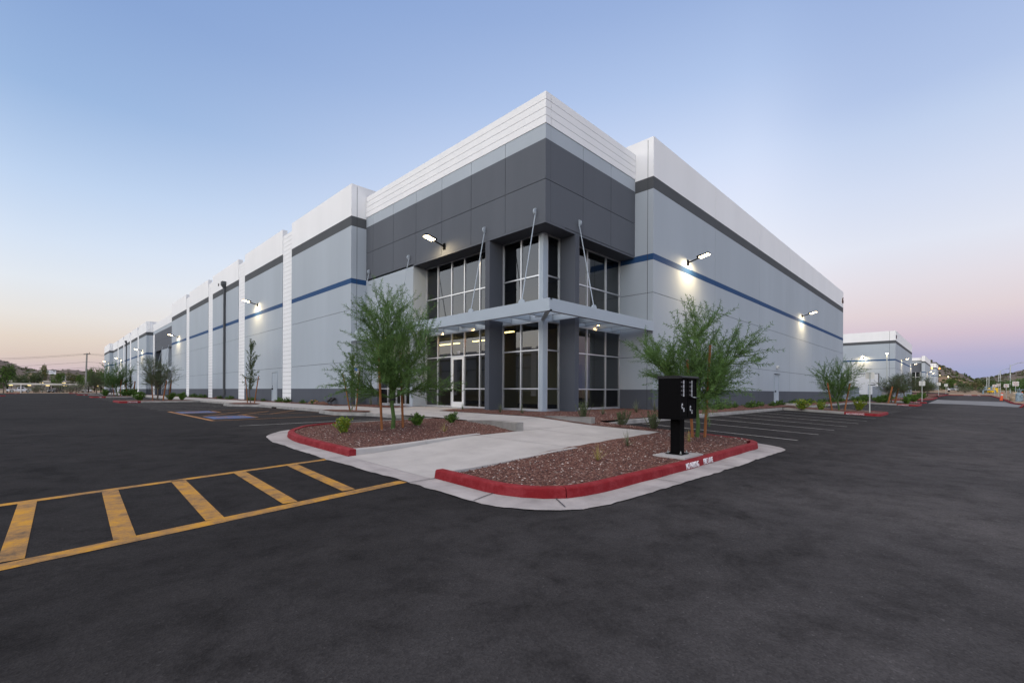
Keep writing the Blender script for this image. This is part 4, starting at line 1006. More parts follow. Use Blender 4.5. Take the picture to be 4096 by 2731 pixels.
# ================================================================== PLANTS
def leaf_mesh(name, leaves, mats):
    """leaves = list of (base, tip, width vector, material)"""
    vs, fs, mi = [], [], []
    for b, t, wv, m in leaves:
        i = len(vs); c = b+(t-b)*.45
        vs += [tuple(b), tuple(c+wv), tuple(t), tuple(c-wv)]; fs.append((i, i+1, i+2, i+3)); mi.append(m)
    me = bpy.data.meshes.new(name); me.from_pydata(vs, [], fs)
    for m in mats: me.materials.append(m)
    me.polygons.foreach_set('material_index', mi)
    return me
def mesh_part(name, me, parent):
    o = bpy.data.objects.new(name, me); col.objects.link(o); o.parent = parent; return o
def rdir(rn):
    while True:
        v = Vector((rn.uniform(-1, 1), rn.uniform(-1, 1), rn.uniform(-1, 1)))
        if .05 < v.length < 1: return v.normalized()
def feather_tree(name, seed, H, spread, mats, bark, clear=1.0, nl=7, leaf=.10, dens=1.0, lean=(0, 0), tr=.06):
    """young desert tree: a short trunk, arching limbs and long wispy shoots set with narrow leaflets"""
    rn = random.Random(seed)
    e = empty(name, (0, 0, 0))
    tb = MB(); lv = []
    def curve(p, d, L_, n, up, wob):
        pts = [p.copy()]
        for k in range(n):
            d = (d+Vector((rn.uniform(-wob, wob), rn.uniform(-wob, wob), rn.uniform(-wob, wob)+up))).normalized()
            p = p+d*L_/n; pts.append(p.copy())
        return pts, d
    def shoot(p, d, L_):
        n = max(5, int(L_/.09)); droop = rn.uniform(-.05, .015)
        pts, _ = curve(p, d, L_, n, droop, .10)
        tb.tube(pts, [.006]+[.0045]*(n-1)+[.002], 3, cap=False)
        for k in range(1, n+1):
            dd = (pts[k]-pts[k-1]).normalized()
            for q in range(int(6*dens+rn.random())):
                b = pts[k-1].lerp(pts[k], rn.random())
                s = dd.cross(rdir(rn)).normalized()
                v = (dd*rn.uniform(.35, .9)+s*rn.uniform(.5, 1.0)+Vector((0, 0, -.12))).normalized()
                l_ = leaf*rn.uniform(.6, 1.35)*(1.05-.4*k/n)
                lv.append((b, b+v*l_, v.cross(rdir(rn)).normalized()*rn.uniform(.0045, .0075), 0 if rn.random() < .75 else 1))
    base = Vector((0, 0, -.05)); top = Vector((lean[0], lean[1], clear))
    trunk = [base, base.lerp(top, .35)+Vector((.02, -.015, 0)), base.lerp(top, .7)+Vector((-.015, .02, 0)), top]
    tb.tube(trunk, [tr*1.15, tr, tr*.9, tr*.82], 9, cap=False)
    for i in range(nl):
        az = 2*PI*i/nl+rn.uniform(-.4, .4); elv = R(rn.uniform(38, 78) if i % 3 else rn.uniform(15, 35))
        L_ = (H-clear)*rn.uniform(.50, .72)*(1 if i % 3 else spread/(H-clear)*.85)
        p0 = trunk[2].lerp(trunk[3], rn.uniform(.2, 1))
        d0 = Vector((math.cos(az)*math.cos(elv), math.sin(az)*math.cos(elv), math.sin(elv)))
        pts, d1 = curve(p0, d0, L_, 7, .035, .12)
        tb.tube(pts, [tr*.48*(1-.11*k) for k in range(8)], 6, cap=False)
        for k in range(1, 8):
            for q in range(2 if k < 7 else 4):
                s = rdir(rn); dirn = (d1*.7+s*.75+Vector((0, 0, .2))).normalized()
                L2 = rn.uniform(.35, .75)*(H-clear)*.36
                sp, d2 = curve(pts[k], dirn, L2, 4, .04, .15)
                tb.tube(sp, [.016, .013, .010, .008, .006], 4, cap=False)
                for m in range(1, 5):
                    for z in range(1 if m < 4 else 3):
                        sd_ = (d2*.8+rdir(rn)*.6+Vector((0, 0, .15))).normalized()
                        shoot(sp[m], sd_, rn.uniform(.35, .85)*min(1.0, (H-clear)*.32))
    t = tb.build('trunk', bark, e, smooth=True, fix=False)
    mesh_part('crown', leaf_mesh('crown', lv, mats), e)
    return e
def stake(x, y, z, h, lean, label, r=.035):
    m = MB(); m.tube([(0, 0, -.1), (lean[0]*.5, lean[1]*.5, h*.5), (lean[0], lean[1], h)], [r*1.05, r, r*.92], 9)
    o = m.build('tree_stake', wood_m, smooth=False); o.location = (x, y, z); return tag(o, label, 'tree stake', 'wooden tree stakes')
def tie(tree, a, b, z):
    """rubber tree tie from the stake to the trunk, part of the tree"""
    m = MB(tree.location); m.tube([a, ((a[0]+b[0])/2, (a[1]+b[1])/2, z-.03), b], .007, 5); m.tube([(b[0]-.07, b[1]-.03, z), (b[0]+.07, b[1]-.03, z+.02)], .022, 6); m.build('tree_tie', black_plastic, tree)
def put(e, x, y, z, label, cat='tree', group=None, rz=0, s=1):
    e.location = (x, y, z); e.rotation_euler = (0, 0, rz); e.scale = (s, s, s) if not hasattr(s, '__len__') else s
    return tag(e, label, cat, group)
leaf_a2 = mat('pale feathery leaf', (.075, .15, .04), .65, .4, 2.5, 0, 60, .3, c2=(.12, .20, .06))
T1 = feather_tree('palo_verde_tree', 3, 4.25, 1.75, [leaf_a, leaf_a2], bark_green, 1.0, 9, .115, 1.25, (0, 0), .058)
put(T1, 7.11, 11.9, WALK(7.11, 11.9), 'feathery green tree with two stakes in the left gravel island', 'tree', 'feathery young trees')
T2 = feather_tree('palo_verde_tree', 8, 3.75, 1.75, [leaf_a, leaf_a2], bark_green, 1.0, 9, .115, 1.15, (.04, -.02), .05)
put(T2, 12.13, 5.08, WALK(12.13, 5.08), 'feathery green tree with two stakes behind the black mailbox', 'tree', 'feathery young trees')
T3 = feather_tree('palo_verde_tree', 21, 3.9, 1.9, [leaf_a, leaf_a2], bark_green, .9, 7, .12, .8, (0, .1), .05)
put(T3, 36.9, 6.0, G(36.9, 6)+.13, 'feathery green tree on the right parking island between short stakes', 'tree', 'feathery young trees')
T4 = feather_tree('mesquite_tree', 33, 4.6, 2.8, [leaf_b, leaf_a], bark_grey, 1.3, 8, .13, .8, (.1, .1), .07)
put(T4, 7.65, 56.26, G(7, 56)+.13, 'dark feathery tree on the nearest red-nosed island of the left lot', 'tree', 'feathery young trees')
def dup(src, x, y, label, rz, s, z=None):
    return copy_tree(src, (x, y, (G(x, y)+.12) if z is None else z), rz, label, 'feathery young trees', s)
dup(T3, 8.1, 97.4, 'open pale feathery tree on the second red-nosed island of the left lot', 1.3, 1.6)
dup(T4, 10.1, 133.2, 'small dark feathery tree on the third island of the left lot', 2.0, 1.05)
dup(T4, 7.4, 128.6, 'dark tree beside the third red kerb nose of the left lot', .6, 1.1)
dup(T4, 70.5, 6.3, 'dark feathery tree with leaning stakes in front of the block enclosure', 2.2, (1.0, 1.0, .80))
dup(T4, 88.5, 6.4, 'broad dark feathery tree right of the block enclosure', 1.0, (1.15, 1.15, .92))
dup(T4, 106, 5.6, 'dark feathery tree in the loop bed in front of the third warehouse', 3.5, (1.1, 1.1, .88))
dup(T4, 118, 5.6, 'feathery tree in the loop bed left of the tall bare sign post', .2, (1.1, 1.1, .72))
dup(T4, 131, 5.9, 'small feathery tree at the far end of the loop bed', 4.2, (1.1, 1.1, .7))
for i, (x, y, s, rz) in enumerate([(121, -7.0, 1.35, .5), (109, -7.5, 1.25, 2.6), (100, -8.0, 1.2, 4.4), (132, -8.5, 1.35, 1.7), (96, -10.5, 1.35, 5.2), (112, -11.5, 1.5, 3.1)]):
    dup(T3, x, y, ['feathery tree behind the middle white sign of the right verge', 'dark tree right of the middle white sign on the right verge', 'dark tree behind the blue pipe assembly on the right verge', 'tree behind the farther two white signs of the right verge', 'rightmost dark tree behind the blue pipe assembly', 'tall dark tree at the back of the right verge under the street lamps'][i], rz, (s*1.35, s*1.35, s*.78))
def st(x, y, h, lean, label, zf=WALK, r=.035): return stake(x, y, zf(x, y), h, lean, label, r)
st(6.78, 11.93, 2.42, (-.17, -.06), 'tall left stake of the tree in the left gravel island'); st(7.52, 12.0, 2.25, (-.06, .09), 'right stake of the tree in the left gravel island')
st(11.97, 5.12, 2.05, (-.14, .1), 'stake half hidden behind the black mailbox'); st(12.26, 4.93, 2.45, (.14, -.08), 'tall stake right of the green trunk behind the mailbox')
st(10.62, 21.75, 1.85, (-.30, .22), 'left stake of the thin tree in the small kerb bump'); st(10.84, 21.6, 1.95, (.15, -.05), 'right stake of the thin tree in the small kerb bump')
st(10.62, 38.3, 2.0, (-.1, .2), 'left stake of the thin tree by the side service door'); st(10.9, 37.7, 2.0, (.22, -.22), 'right stake of the thin tree by the side service door')
gz = lambda x, y: G(x, y)+.12
st(36.15, 6.23, 1.8, (-.22, .24), 'left leaning stake of the tree on the right parking island', gz, .045); st(37.2, 5.75, 1.8, (.24, -.26), 'right leaning stake of the tree on the right parking island', gz, .045)
st(7.35, 56.5, 1.95, (-.1, .1), 'left stake of the dark tree on the nearest left island', gz, .045); st(8.05, 55.9, 1.95, (.25, -.2), 'right stake of the dark tree on the nearest left island', gz, .06); st(8.75, 57.5, 2.0, (.2, -.2), 'farther stake right of the dark tree on the nearest left island', gz, .06)
st(7.75, 97.8, 2.6, (-.3, .3), 'left stake of the open tree on the second left island', gz, .06); st(8.44, 97.1, 2.6, (.1, -.2), 'right stake of the open tree on the second left island', gz, .06); st(9.5, 98.7, 2.4, (-.3, 0), 'left stake of the narrow tree on the second left island', gz, .09); st(10.2, 98.1, 2.4, (.2, 0), 'right stake of the narrow tree on the second left island', gz, .09)
st(68.0, 6.4, 1.9, (.35, -.35), 'left leaning stake of the tree in front of the block enclosure', gz, .09); st(70.2, 6.0, 1.9, (.35, -.35), 'right leaning stake of the tree in front of the block enclosure', gz, .09)
tie(T1, (6.72, 11.9, 1.22), (7.11, 11.9, 1.18), 1.18); tie(T1, (7.47, 12.04, 1.15), (7.11, 11.9, 1.2), 1.2); tie(T2, (12.34, 4.88, 1.75), (12.15, 5.07, 1.62), 1.62)

def broad_tree(name, seed, H, W_, stems, mats, bark, leaf=.045, n=1500):
    """thin young evergreen with small oval leaves on ascending twigs"""
    rn = random.Random(seed); e = empty(name, (0, 0, 0)); tb = MB(); lv = []
    tp = [Vector((.05*rn.uniform(-1, 1), .05*rn.uniform(-1, 1), H*.9*k/6)) for k in range(7)]; tp[0].x = tp[0].y = 0
    tb.tube(tp, [.022-.0025*k for k in range(7)], 6, cap=False)
    for i in range(stems):
        k = rn.uniform(.22, 1); p = tp[0].lerp(tp[6], k); az = rn.uniform(0, 6.28); ev = R(rn.uniform(20, 75)); L_ = W_*rn.uniform(.4, 1)*(1.15-.6*k)
        d = Vector((math.cos(az)*math.cos(ev), math.sin(az)*math.cos(ev), math.sin(ev))); pts = [p]
        for q in range(4): d = (d+rdir(rn)*.25+Vector((0, 0, .08))).normalized(); p = p+d*L_/4; pts.append(p)
        tb.tube(pts, [.008, .007, .005, .004, .003], 4, cap=False)
        for q in range(n//stems):
            b = pts[0].lerp(pts[4], rn.random())+rdir(rn)*rn.uniform(0, .06); v = rdir(rn); l_ = leaf*rn.uniform(.6, 1.3)
            lv.append((b, b+v*l_, v.cross(rdir(rn)).normalized()*l_*.28, rn.randrange(len(mats))))
    tb.build('trunk', bark, e, fix=False); mesh_part('crown', leaf_mesh('crown', lv, mats), e); return e
T5 = broad_tree('young_oak_tree', 5, 3.1, .75, 46, [leaf_b, leaf_o], bark_grey, .055, 2600)
put(T5, 10.72, 21.75, S(10.72, 21.75)+.03, 'thin small-leaved tree between two stakes in the small kerb bump', 'tree', 'thin small-leaved trees', .4, .98)
copy_tree(T5, (10.72, 37.95, S(10.72, 37.95)+.03), 2.1, 'thin small-leaved tree between two stakes by the side service door', 'thin small-leaved trees', (1.5, 1.5, 1.62))
copy_tree(T5, (9.85, 98.4, G(9.8, 98)+.1), 4.0, 'narrow small-leaved tree between stakes on the second left island', 'thin small-leaved trees', (1.7, 1.7, 1.5))

def bush(name, seed, H, Rr, mats, stems=26, per=34, leaf=.05, wid=.3, up=.6):
    rn = random.Random(seed); e = empty(name, (0, 0, 0)); tb = MB(); lv = []
    for i in range(stems):
        az = rn.uniform(0, 6.28); ev = R(rn.uniform(25, 88)); L_ = H*rn.uniform(.65, 1.08)
        d = Vector((math.cos(az)*math.cos(ev), math.sin(az)*math.cos(ev), math.sin(ev))); p = Vector((rn.uniform(-.2, .2)*Rr, rn.uniform(-.2, .2)*Rr, 0)); pts = [p]
        d.x *= Rr/H*1.2; d.y *= Rr/H*1.2; d.normalize()
        for q in range(5): d = (d+rdir(rn)*.22+Vector((0, 0, up*.2))).normalized(); p = p+d*L_/5; pts.append(p)
        tb.tube(pts, [.006, .005, .005, .004, .003, .002], 3, cap=False)
        for q in range(per):
            t = rn.uniform(.12, 1)*5; k = min(4, int(t)); b = pts[k].lerp(pts[k+1], t-k); v = (rdir(rn)+Vector((0, 0, up))).normalized(); l_ = leaf*rn.uniform(.6, 1.3)
            lv.append((b, b+v*l_, v.cross(rdir(rn)).normalized()*l_*wid, rn.randrange(len(mats))))
    tb.build('stem', bark_grey, e, fix=False); mesh_part('foliage', leaf_mesh('foliage', lv, mats), e); return e
leaf_cd = mat('dark bush leaf', (.03, .085, .010), .6, .4, 9)  # darker leaf tone, mixed in at random
BY = bush('shrub', 2, .46, .26, [leaf_y, leaf_y, leaf_c], 30, 40, .055); put(BY, 5.72, 12.05, S(5.72, 12.05)-.02, 'yellow green shrub near the tip of the left gravel island', 'shrub', 'low shrubs in the gravel')
BG = bush('shrub', 4, .42, .30, [leaf_c, leaf_c, leaf_cd], 44, 48, .05); put(BG, 8.02, 12.0, S(8.02, 12)-.02, 'larger bright green shrub right of the stakes in the left gravel island', 'shrub', 'low shrubs in the gravel')
BR = bush('shrub', 6, .66, .30, [leaf_o, leaf_o, leaf_b], 40, 60, .04, .2, 1.2); put(BR, 12.6, 9.1, S(12.6, 9.1)-.02, 'tallest upright olive shrub behind the end of the ramp kerb', 'shrub', 'low shrubs in the gravel')
BP = bush('ground_cover_plant', 9, .26, .42, [leaf_c, leaf_o, leaf_cd], 26, 30, .055)
def dshrub(src, x, y, label, s, rz=0, zf=None, group='low shrubs in the gravel'):
    return copy_tree(src, (x, y, (zf or S)(x, y)-.02), rz, label, group, s)
dshrub(BG, 9.40, 12.05, 'bright green round shrub near the ramp kerb of the left island', .9, 2)
dshrub(BR, 12.72, 7.72, 'middle olive shrub at the edge of the right parking bays', (1.0, 1.0, .78), 1)
dshrub(BR, 12.66, 6.6, 'olive shrub just left of the black mailbox', (1.05, 1.05, .85), 3)
gs_ = lambda x, y: G(x, y)+.13
dshrub(BY, 34.6, 7.6, 'green shrub at the inner corner of the right parking island', (2.0, 2.0, 1.6), 1, gs_); dshrub(BY, 35.6, 6.8, 'small yellow green shrub left of the stakes on the right parking island', 1.25, 2, gs_); dshrub(BY, 38.8, 5.2, 'yellow green shrub beside the sign post on the right parking island', 1.7, 3, gs_)
dshrub(BG, 6.4, 57.3, 'round green shrub left of the dark tree on the nearest left island', 2.1, 1, gs_); dshrub(BG, 8.8, 56.7, 'small green shrub in the middle of the nearest left island', (1.5, 1.5, 1.9), 2, gs_); dshrub(BG, 9.6, 55.9, 'small green shrub at the sidewalk end of the nearest left island', (1.6, 1.6, 2), 3, gs_)
for i, (x, y) in enumerate([(6.6, 97), (8.9, 96.6), (9.5, 96.3), (10.1, 96)]): dshrub(BG, x, y, ['far green shrub left of the open tree on the second left island', 'wide green shrub right of the open tree on the second left island', 'green shrub touching the wide one on the second left island', 'round green shrub at the sidewalk end of the second left island'][i], (2.6, 2.6, 2.8), i, gs_)
for i, (x, y) in enumerate([(67.5, 8.5), (66.9, 7.1), (70.5, 7.0), (80, 7.4), (87.5, 5.7), (69.6, 4.9), (79.5, 4.9), (100.5, 5.6), (99, 4.9)]):
    dshrub(BG, x, y, ['far green shrub left of the gate post', 'green shrub in front of the gate post', 'green shrub under the leaning stakes', 'green shrub against the block enclosure', 'green shrub by the red loop kerb', 'green shrub at the front of the second right island', 'green shrub by the third red nose', 'green shrub in the loop bed behind', 'small shrub at the front of the loop bed'][i], (2.3, 2.3, 2.2), i, gs_)
k = 0
def gp_(x, y, s, label): return copy_tree(BP, (x, y, S(x, y)-.02), x*7+y, label, 'ground cover plants along the warehouse', s)
put(BP, 12.22, 30.1, S(12.2, 30.1), 'low green plant with yellow flowers along the side wall nearest the corner', 'plant', 'ground cover plants along the warehouse')
for y in (31.9, 34.8, 36.3, 39.9, 42.5, 43.6, 49.2, 50.3, 52.9, 59.5, 61, 63.4, 64.6, 66, 69.9, 71.3, 73, 75.2, 77, 104, 106.5, 109, 111, 115, 119, 124):
    gp_(12.2, y, random.Random(int(y*10)).uniform(.9, 1.5)*(1 if y < 60 else 1.4), 'low green plant in the row along the long side wall, one of many alike')
for i in range(26):
    x = 22.5+i*1.62
    gp_(x, 9.75+.18*math.sin(i*2.1), random.Random(i).uniform(1.1, 1.7), 'low green plant in the row along the right side wall, one of many alike')
for i in range(5): gp_(68+i*2.3, 9.6, 2.0, 'low yellow green plant past the end of the near warehouse')
fl = MB()
rn = random.Random(5)
for q in range(46):
    p = rdir(rn)*.3; fl.obox((p.x, p.y, abs(p.z)*.7+.06), (.018, 0, 0), (0, .018, 0), (0, 0, .01))
fo = fl.build('flower', flower_m, BP, fix=False)
for y in (34.8, 49.2):
    pass

def blades(name, seed, n, L_, m, wid=.006, fan=1.0):
    rn = random.Random(seed); lv = []; vs, fs = [], []
    for i in range(n):
        az = rn.uniform(0, 6.28); ev = R(rn.uniform(35, 88)); d = Vector((math.cos(az)*math.cos(ev)*fan, math.sin(az)*math.cos(ev)*fan, math.sin(ev))).normalized()
        s = d.cross(Vector((0, 0, 1))).normalized()*wid; l_ = L_*rn.uniform(.5, 1.1); p = Vector((0, 0, 0)); i0 = len(vs)
        for k in range(4):
            ww = s*(1-k/3.2); vs += [tuple(p+ww), tuple(p-ww)]; d = (d+Vector((0, 0, -.12))).normalized(); p = p+d*l_/3
        for k in range(3): fs.append((i0+2*k, i0+2*k+1, i0+2*k+3, i0+2*k+2))
    me = bpy.data.meshes.new(name); me.from_pydata(vs, [], fs); me.materials.append(m); o = bpy.data.objects.new(name, me); col.objects.link(o); return o
YU = blades('yucca', 1, 46, .42, blade_m, .006); YD = blades('grass_tuft', 2, 40, .36, blade_y, .005)
YU.location = (9.2, 5.42, WALK(9.2, 5.42)+.02); tag(YU, 'grey green yucca beside the walkway edge left of the mailbox', 'yucca', 'yuccas in the gravel')
YD.location = (7.25, 4.9, WALK(7.25, 4.9)+.03); tag(YD, 'dry yellow grass tuft in the middle of the right gravel island', 'grass tuft', 'dry grass tufts')
def dy(src, x, y, label, s, rz, zf=S, group='yuccas in the gravel'):
    return copy_tree(src, (x, y, zf(x, y)), rz, label, group, s)
dy(YD, 11.05, 4.82, 'small dry grass tuft at the foot of the stake behind the mailbox', .9, 1, WALK, 'dry grass tufts'); dy(YD, 7.7, 10.2, 'pale dry grass tuft in front of the green shrubs of the left island', .8, 2, S, 'dry grass tufts')
for i, (x, y, s, lab) in enumerate([(13.0, 15.9, .8, 'thin yucca at the corner of the entry paving'), (12.65, 13.15, 1.1, 'yucca in front of the corner window bay'), (12.75, 12.05, 1.1, 'yucca in front of the corner post'), (13.1, 24.3, 1.4, 'yucca against the wainscot left of the staked tree'), (12.95, 23.1, 1.2, 'yucca below the window left of the staked tree'), (13.0, 22.0, 1.1, 'yucca below the window behind the staked tree'), (17.85, 10.1, 1.5, 'largest yucca in front of the right return wall'), (15.2, 10.05, 1.1, 'yucca in front of the right window bay'), (19.5, 10.1, 1.6, 'yucca at the foot of the right wing corner, beside the mailbox'), (14.6, 10.6, 1.0, 'yucca by the right column foot')]):
    dy(YU, x, y, lab, s, i)
# red rocks by the corner of the long wing
for i, (y, s) in enumerate([(29.0, .2), (28.6, .26), (28.1, .18), (29.5, .22), (53.3, .2), (54.2, .22)]):
    b = bmesh.new(); bmesh.ops.create_icosphere(b, subdivisions=2, radius=s)
    for v in b.verts: v.co *= 1+.45*noise.noise(v.co*4+Vector((i*3, 0, 0))); v.co.z *= .6
    me = bpy.data.meshes.new('rock'); b.to_mesh(me); b.free(); me.materials.append(rock_m); o = bpy.data.objects.new('rock', me); col.objects.link(o); o.location = (12.15, y, S(12.15, y)+.05)
    tag(o, 'red brown rock in the bed along the long side wall', 'rock', 'rocks along the wall')

# distant trees with leaf clumps
def clump_tree(name, seed, H, W_, mats, bark, n=1500, leaf=.35, clear=.3, lobes=8):
    rn = random.Random(seed); e = empty(name, (0, 0, 0)); tb = MB(); lv = []
    tb.tube([(0, 0, -.3), (.1, 0, H*clear), (0, .1, H*.7)], [H*.03, H*.025, H*.012], 6, cap=False)
    cs = []
    for i in range(lobes):
        az = rn.uniform(0, 6.28); rr = W_*.5*rn.uniform(.25, .8); z = H*rn.uniform(clear+.12, .86); c = Vector((rr*math.cos(az), rr*math.sin(az), z)); cs.append((c, W_*rn.uniform(.16, .30)))
        tb.tube([(0, 0, H*clear*.9), tuple(c*.5+Vector((0, 0, H*clear*.5))), tuple(c)], [H*.016, H*.012, H*.005], 4, cap=False)
    for i in range(n):
        c, r = cs[rn.randrange(lobes)]; d = rdir(rn); p = c+d*r*rn.uniform(.35, 1.12)**.6; p.z = max(p.z, H*clear*.7); v = (rdir(rn)+Vector((0, 0, .2))).normalized(); l_ = leaf*rn.uniform(.5, 1.3)
        lv.append((p, p+v*l_, v.cross(rdir(rn)).normalized()*l_*.33, rn.randrange(len(mats))))
    tb.build('trunk', bark, e, fix=False); mesh_part('crown', leaf_mesh('crown', lv, mats), e); return e
Fv = Vector((.7116, .7026)); Rv = Vector((.7026, -.7116))
def from_site(px, D):                     # a bearing measured from the site and a distance give the place
    q = Fv*D+Rv*((px-2048)/1841*D); return q.x, q.y
CT = [clump_tree('tree', 1, 7, 7.5, [leaf_bg, leaf_bg, leaf_c], bark_grey, 2600, .42), clump_tree('tree', 2, 7, 8, [leaf_bg, leaf_b], bark_grey, 2600, .42), clump_tree('tree', 3, 8, 6.5, [leaf_ol, leaf_bg], bark_grey, 1500, .42, .35), clump_tree('shrub', 4, 2.2, 4.2, [leaf_gy, leaf_gy, leaf_o], bark_grey, 1600, .18, .1, 9)]
far = [(0, 14, 118, 1474, 92, 0, 'big bright green tree at the left edge before the carport'), (1, 80, 172, 1502, 62, 0, 'dark tree with a wide crown behind the left of the carport'), (1, 138, 178, 1490, 64, 1, 'dark grey green tree behind the carport left of the yellow tree'), (2, 178, 190, 1471, 46, 0, 'tall thin yellowish tree behind the carport'),
       (0, 232, 180, 1500, 60, 0, 'bright green tree behind the middle of the carport'), (2, 290, 186, 1500, 60, 1, 'pale olive tree behind the carport beside the utility pole'), (0, 328, 170, 1508, 42, 2, 'green tree right behind the utility pole base'), (0, 363, 196, 1484, 44, 1, 'tall round green tree right of the utility pole'), (2, 404, 176, 1488, 60, 2, 'orange olive tree at the end of the long warehouse'), (1, 385, 168, 1500, 56, 3, 'dark green tree at the end of the long warehouse'), (1, 435, 190, 1494, 60, 4, 'dark tree partly behind the end of the long warehouse'), (0, 46, 185, 1494, 50, 2, 'green tree behind the big bright green tree'),
       (0, 3796, 150, 1521, 50, 3, 'bright green tree left of the silver car below the hill'), (1, 3848, 165, 1533, 50, 4, 'dark tree right of the silver car'), (1, 3880, 148, 1547, 24, 5, 'small grey green tree right of the silver car'), (2, 3905, 175, 1528, 46, 3, 'olive tree in the gap between the hills'), (1, 3945, 185, 1516, 60, 2, 'large olive dark tree in front of the right hill'), (1, 3975, 200, 1533, 50, 3, 'dark tree right of the large olive one'), (1, 4022, 140, 1525, 52, 5, 'dark green tree under the middle street lamp'), (0, 4060, 120, 1528, 62, 5, 'green tree under the nearest street lamp'), (1, 4098, 105, 1532, 70, 3, 'dark green tree at the right edge of the verge'), (1, 3768, 175, 1530, 40, 3, 'dark tree beside the farthest warehouse'), (0, 4088, 150, 1519, 60, 4, 'tall green tree behind the right verge'), (1, 3828, 200, 1540, 46, 1, 'tree behind the silver car')]
used = set()
for k, px, D, yt, wpx, rz, lab in far:
    x, y = from_site(px, D); z = T(x, y)-.05 if D > 150 or px > 3500 else G(x, y)
    h = (1565+.005*(px-2048)-yt)/1841*D+EYE-z; s1 = h/(6.3, 6.3, 7.2)[k]; s2 = wpx*D/1841/1.25/(7.5, 8, 6.5)[k]
    if k in used: copy_tree(CT[k], (x, y, z), rz, lab, 'distant trees', (s2, s2, s1))
    else: used.add(k); put(CT[k], x, y, z, lab, 'tree', 'distant trees', rz, (s2, s2, s1))
for i, (px, D, s, lab, kk) in enumerate([(143, 148, 1.15, 'dark round bush in front of the white pickup', 0), (283, 150, 1.55, 'wide grey bush in front of the parked cars', 1), (3862, 138, .9, 'grey shrub on the verge right of the silver car', 1), (3958, 128, .8, 'dark shrub by the pipe manifold', 0), (3930, 126, .7, 'small dark shrub left of the pipe manifold', 0)]):
    x, y = from_site(px, D); z = G(x, y)-.1
    if i == 0: put(CT[3], x, y, z, lab, 'bush', 'bushes before the carport', 0, (s*1.1, s*1.1, s*.9))
    else: copy_tree(CT[3], (x, y, z), i, lab, 'bushes before the carport', (s*1.2, s*1.2, s*.9))
# scrub on the hillsides
def hill_scrub(name, hill, n, smin, smax, seed):
    rn = random.Random(seed); vs = [v.co for v in hill.data.vertices]; lv = []
    for i in range(n):
        f = hill.data.polygons[rn.randrange(len(hill.data.polygons))]; a, b, c = [vs[j] for j in list(f.vertices)[:3]]
        u, v = rn.random(), rn.random()
        if u+v > 1: u, v = 1-u, 1-v
        p = a+(b-a)*u+(c-a)*v; s = rn.uniform(smin, smax)
        for q in range(7):
            d = rdir(rn); d.z = abs(d.z)*.8; t = p+d*s; lv.append((p+rdir(rn)*s*.5, t, d.cross(rdir(rn)).normalized()*s*.4, rn.randrange(2)))
    me = leaf_mesh(name, lv, [scrub_m, leaf_bg]); o = bpy.data.objects.new(name, me); col.objects.link(o); o['kind'] = 'stuff'
for h_, n_, sd_ in ((hill_l, 2600, 1), (hill_r, 2200, 2), (hill_r2, 2200, 3), (foot, 900, 4)): hill_scrub('scrub', h_, n_, 1.2, 3.2, sd_)
sg = mat('saguaro skin', (.045, .06, .03), .8)
for i, (px, D, h) in enumerate([(3781, 585, 9), (3802, 585, 9), (3859, 600, 10), (3866, 600, 8), (3879, 600, 7)]):
    x, y = from_site(px, D); m = MB(); m.tube([(0, 0, -3), (0, 0, h*.7), (0, 0, h)], [.8, .9, .5], 8); m.tube([(0, 0, h*.45), (1.3, 0, h*.5), (1.4, 0, h*.8)], .5, 6)
    hz = [22.5, 19, 13.5, 12.2, 10.5][i]
    o = m.build('saguaro_cactus', sg); pz = (1565+.005*(px-2048)-[1478, 1487, 1497, 1500, 1506][i])/1841*D+EYE; o.location = (x, y, pz-h*.8); tag(o, 'saguaro cactus standing on the dark ridge line behind the warehouses', 'cactus', 'saguaros on the ridge')

# ================================================================== OBJECTS
# the cluster mailbox
mx0, my0 = 9.07, 4.2; mz = WALK(mx0, my0)+.02; OM = (mx0, my0, mz)
mp_ = MB(); mp_.box(mx0-.46, mx0+.42, my0-.36, my0+.30, mz-.12, mz+.012); pd_ = mp_.build('concrete_pad', conc); pd_['kind'] = 'structure'
mbx = empty('cluster_mailbox', OM, 'black cluster mailbox on a pedestal in the right gravel island', 'mailbox')
def mm(): return MB(OM)
m = mm(); m.box(mx0-.17, mx0+.17, my0-.17, my0+.17, mz+.014, mz+.034); m.build('base_plate', black_m, mbx)
for sx in (-1, 1):
    for sy in (-1, 1):
        m = mm(); m.tube([(mx0+sx*.135, my0+sy*.135, mz+.03), (mx0+sx*.135, my0+sy*.135, mz+.085)], .011, 8); m.tube([(mx0+sx*.135, my0+sy*.135, mz+.034), (mx0+sx*.135, my0+sy*.135, mz+.05)], .02, 6); m.build('anchor_bolt', galv, mbx)
m = mm(); m.box(mx0-.10, mx0+.10, my0-.10, my0+.10, mz+.034, mz+.73); m.build('pedestal', black_m, mbx)
cx0, cx1, cy0, cy1, cz0, cz1 = mx0-.385, mx0+.385, my0-.23, my0+.23, mz+.73, mz+1.54
m = mm(); m.box(cx0, cx1, cy0+.02, cy1, cz0, cz1); cabm = m.build('cabinet', black_m, mbx)
bv = cabm.modifiers.new('bevel', 'BEVEL'); bv.width = .006; bv.segments = 2
m = mm(); m.prism([(cy0-.03, cz1), (cy0-.045, cz1+.02), (cy0-.035, cz1+.045), (cy0+.0, cz1+.055), (cy1+.01, cz1+.055), (cy1+.01, cz1)], 'x', cx0-.012, cx1+.012); m.build('hood', mat('hood powder coat', (.012, .012, .013), .45, .1, 20, 0, 60, .25), mbx)
m = mm()
for x0, x1 in ((cx0, cx0+.028), (cx0+.365, cx0+.405), (cx1-.028, cx1)): m.box(x0, x1, cy0, cy0+.02, cz0, cz1)
